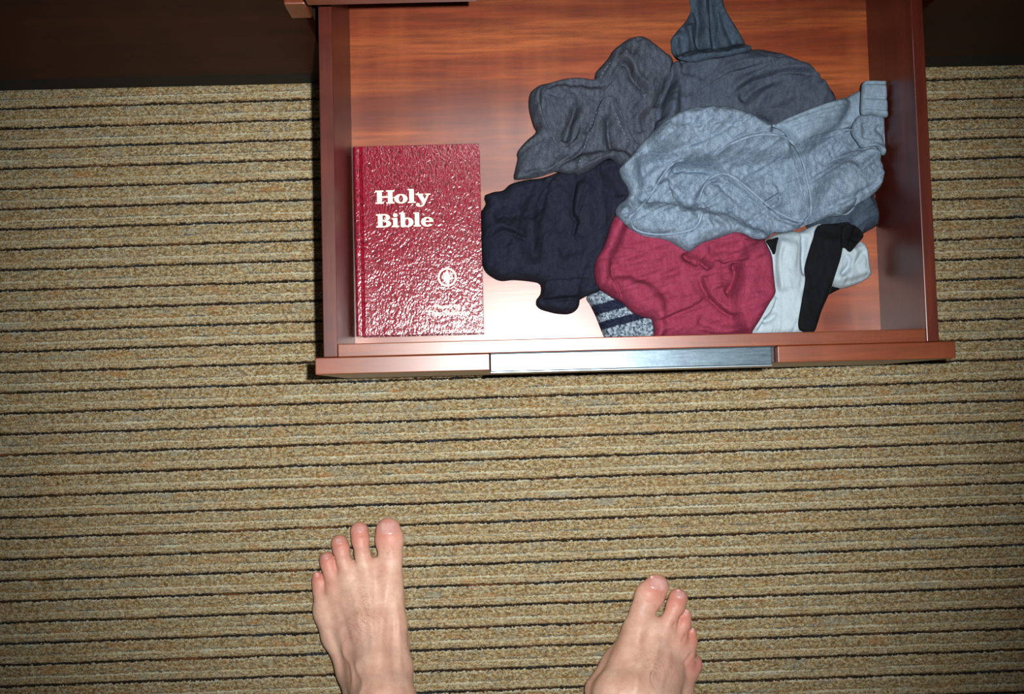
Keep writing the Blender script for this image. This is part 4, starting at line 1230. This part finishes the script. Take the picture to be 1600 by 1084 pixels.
rl = [('r', [(520, 430), (505, 560), (495, 700), (500, 900)], 1.9, 4.5), ('r', [(395, 440), (430, 600), (455, 780), (470, 900)], 1.3, 4), ('r', [(300, 450), (350, 600), (400, 760)], 1.1, 4),
      ('r', [(230, 520), (290, 650), (350, 800)], 1.0, 4), ('g', [(460, 400), (450, 560), (480, 760)], 1.2, 5),
      ('r', [(560, 560), (585, 700), (600, 860), (625, 1000)], 1.3, 2.6), ('r', [(270, 780), (280, 860), (330, 900), (350, 980), (330, 1060)], 1.5, 2.6), ('r', [(360, 850), (370, 900), (420, 960), (380, 1040)], 1.2, 2.4),
      ('g', [(180, 700), (230, 840), (290, 1000)], 1.4, 5), ('g', [(560, 620), (560, 800), (590, 960)], 1.1, 3),
      ('g', [(500, 350), (540, 352), (580, 345)], 0.5, 1.6), ('g', [(350, 215), (372, 212), (395, 214)], 0.7, 1.2), ('g', [(345, 270), (375, 268), (400, 272)], 0.35, 1.2),
      ('g', [(235, 290), (262, 282), (290, 285)], 0.6, 1.2), ('g', [(165, 375), (190, 368), (210, 370)], 0.5, 1.1)]
rr_ = [('r', [(590, 560), (570, 700), (540, 860), (480, 1040)], 1.8, 4.2), ('g', [(650, 560), (640, 700), (610, 850)], 1.3, 4.5), ('r', [(740, 650), (680, 800), (600, 960)], 1.3, 3.6), ('r', [(830, 740), (760, 880), (690, 1000)], 1.1, 3.6),
       ('g', [(430, 560), (400, 720), (300, 900), (210, 1040)], 1.1, 3.2), ('r', [(380, 960), (400, 1000), (360, 1070)], 1.2, 2.4), ('r', [(400, 860), (500, 820), (600, 830)], 0.8, 3),
       ('g', [(870, 560), (850, 590), (835, 610)], 1.2, 2.2), ('g', [(960, 650), (930, 690), (910, 715)], 1.3, 2.2), ('g', [(1010, 790), (960, 850), (920, 890)], 1.5, 2.4),
       ('g', [(560, 400), (610, 400), (660, 420)], 0.6, 1.6), ('g', [(800, 405), (840, 430), (880, 440)], 0.8, 1.4), ('g', [(900, 525), (930, 540), (950, 545)], 0.5, 1.1)]
c1 = apply_relief(c1, f1, relief(c1, E_, rl, 0.045))
c2 = apply_relief(c2, f2, relief(c2, F_, rr_, 0.045))
co = np.concatenate([c1, c2]); fa = np.concatenate([f1, f2+len(c1)])
me = bpy.data.meshes.new('person')
me.vertices.add(len(co)); me.vertices.foreach_set('co', co.ravel())
me.loops.add(fa.size); me.loops.foreach_set('vertex_index', fa.ravel().astype(np.int32))
me.polygons.add(len(fa)); me.polygons.foreach_set('loop_start', np.arange(len(fa))*4)
me.update(calc_edges=True); me.validate()
# redness of the skin: toes and ball edges are pinker
tips = np.array([c[-1][:2] for c in [crop_chain(E_, q_) for q_ in LF_toes]+[crop_chain(F_, q_) for q_ in RF_toes]])
dt = np.min(np.linalg.norm(co[:, None, :2]-tips[None], axis=2), axis=1)
red = np.exp(-(dt/0.021)**2)
at = me.attributes.new('redness', 'FLOAT', 'POINT'); at.data.foreach_set('value', red)

t = NT('skin')
an = t.n('ShaderNodeAttribute'); an.attribute_name = 'redness'
n1 = t.noise(45, None, 4, 0.6)
c = t.ramp(n1, [(0.3, srgb(204, 158, 138)), (0.5, srgb(216, 174, 152)), (0.7, srgb(228, 192, 170))])
c = t.mix(t.math('MULTIPLY', an.outputs['Fac'], 0.75), c, srgb(206, 124, 108))
c = t.mix(t.ramp(t.noise(150, None, 4, 0.7), [(0.5, 0.0), (0.75, 0.35)]), c, srgb(190, 118, 98))
c = t.mix(t.ramp(t.noise(22, t.mapping((1, 0.5, 1)), 2, 0.5), [(0.55, 0.0), (0.72, 0.22)]), c, srgb(166, 140, 128))
nb = t.bump(t.noise(900, None, 3, 0.6), 0.18, 0.0005)
nb = t.bump(t.noise(160, t.mapping((0.6, 1.4, 1)), 4, 0.65), 0.28, 0.0012, nb)
M['skin'] = t.done(c, 0.5, nb, 0.5, Subsurface_Weight=0.12, Subsurface_Scale=0.006)
M['skin'].node_tree.nodes['Principled BSDF'].inputs['Subsurface Radius'].default_value = (1.0, 0.35, 0.2)
person = link('person', me, M['skin'], None)
tag(person, 'barefoot person standing on the striped carpet, toes pointing at the drawer', 'person')

t = NT('toenail')
M['nail'] = t.done(t.ramp(t.noise(200, t.mapping((1, 0.2, 1)), 2), [(0.3, srgb(206, 150, 142)), (0.7, srgb(220, 170, 160))]), 0.25, None, 0.6, Subsurface_Weight=0.1, Subsurface_Scale=0.003)
M['nailtip'] = NT('toenail_edge').done(srgb(226, 206, 190), 0.4)
bvh = BVHTree.FromPolygons([tuple(v_) for v_ in co], [tuple(int(i) for i in q_) for q_ in fa])


def nail(cv, c, w, h, ang, tip=True):
    ctr = np.array(cv([c])[0]); sc = {3.566: 1/3.566, 4.838: 1/4.838}[3.566 if cv is E_ else 4.838]
    ca, sa = math.cos(ang), math.sin(ang)
    nu, nv = 12, 12
    cells = {}
    co_, faces = [], []
    for j in range(nv+1):
        for i in range(nu+1):
            u, v_ = -1+2*i/nu, -1+2*j/nv
            # square grid folded into a superellipse
            uu = u*math.sqrt(1-v_*v_*0.34); vv = v_*math.sqrt(1-u*u*0.34)
            x = uu*w/2*sc; y = -vv*h/2*sc
            px_, py_ = ctr[0]+ca*x+sa*y*-1, ctr[1]+sa*x+ca*y
            z = 0.02
            for _ in range(4):
                w_ = P(px_, py_, z)
                hit = bvh.ray_cast(Vector((w_[0], w_[1], 0.2)), Vector((0, 0, -1)))
                if hit[0] is None: break
                z = hit[0].z
            r = max(abs(u), abs(v_))
            co_.append((w_[0], w_[1], z+0.0007*(1-r**6)-0.0005*(r**8)))
    for j in range(nv):
        for i in range(nu):
            a = j*(nu+1)+i
            faces.append((a, a+1, a+nu+2, a+nu+1))
    o = link('toenail', mesh_np('toenail', co_, faces), M['nail'], person)
    md = o.modifiers.new('thick', 'SOLIDIFY'); md.thickness = 0.0006; md.offset = -1
    return o


nail(E_, (524, 160), 108, 82, 0.0)
nail(E_, (366, 165), 58, 44, 0.0)
nail(E_, (250, 232), 50, 40, -0.1)
nail(E_, (174, 318), 38, 36, -0.15)
nail(E_, (124, 420), 28, 26, -0.3)
nail(F_, (716, 250), 150, 106, 0.28)
nail(F_, (884, 332), 84, 66, 0.3)
nail(F_, (930, 468), 44, 52, 0.2)
nail(F_, (978, 604), 30, 40, 0.4)
nail(F_, (1008, 826), 26, 30, 0.5)

# fine hair on the insteps
M['hair'] = NT('body_hair').done(srgb(118, 84, 66), 0.6)
hco, hfa = [], []
def add_hair(cv, p, ang, L, r, curl=0.6):
    x, y = cv([p])[0]; path = []
    z = 0.05
    n_ = 6
    for k in range(n_+1):
        a = ang+curl*(k/n_)
        if k: x += math.cos(a)*L/n_; y += math.sin(a)*L/n_
        for _ in range(3):
            w_ = P(x, y, z)
            hit = bvh.ray_cast(Vector((w_[0], w_[1], 0.3)), Vector((0, 0, -1)))
            if hit[0] is None: return
            z = hit[0].z
        path.append(np.array([w_[0], w_[1], z+0.0002+0.0004*(k/n_)]))
    c_h, f_h = tube_mesh('hair', np.array(path), r, 4, taper=True)
    k0 = len(hco)
    hco.extend(c_h); hfa.extend([tuple(i+k0 for i in f) for f in f_h])
for _ in range(120):
    add_hair(E_, (random.gauss(375, 45), random.gauss(625, 75)), random.gauss(0.7, 0.7), random.uniform(9, 17), 0.00007, random.uniform(-.8, .8))
for _ in range(26):
    add_hair(E_, (random.gauss(525, 22), random.gauss(290, 14)), random.gauss(-0.6, 0.8), random.uniform(3, 6), 0.0001)
for _ in range(60):
    add_hair(F_, (random.gauss(660, 45), random.gauss(850, 50)), random.gauss(0.3, 0.8), random.uniform(8, 14), 0.00007, random.uniform(-.8, .8))
add_hair(F_, (668, 908), 2.2, 34, 0.00032, -1.5)
ho = link('hair', mesh_np('hair', hco, hfa), M['hair'], person, True)
ho['kind'] = 'stuff'
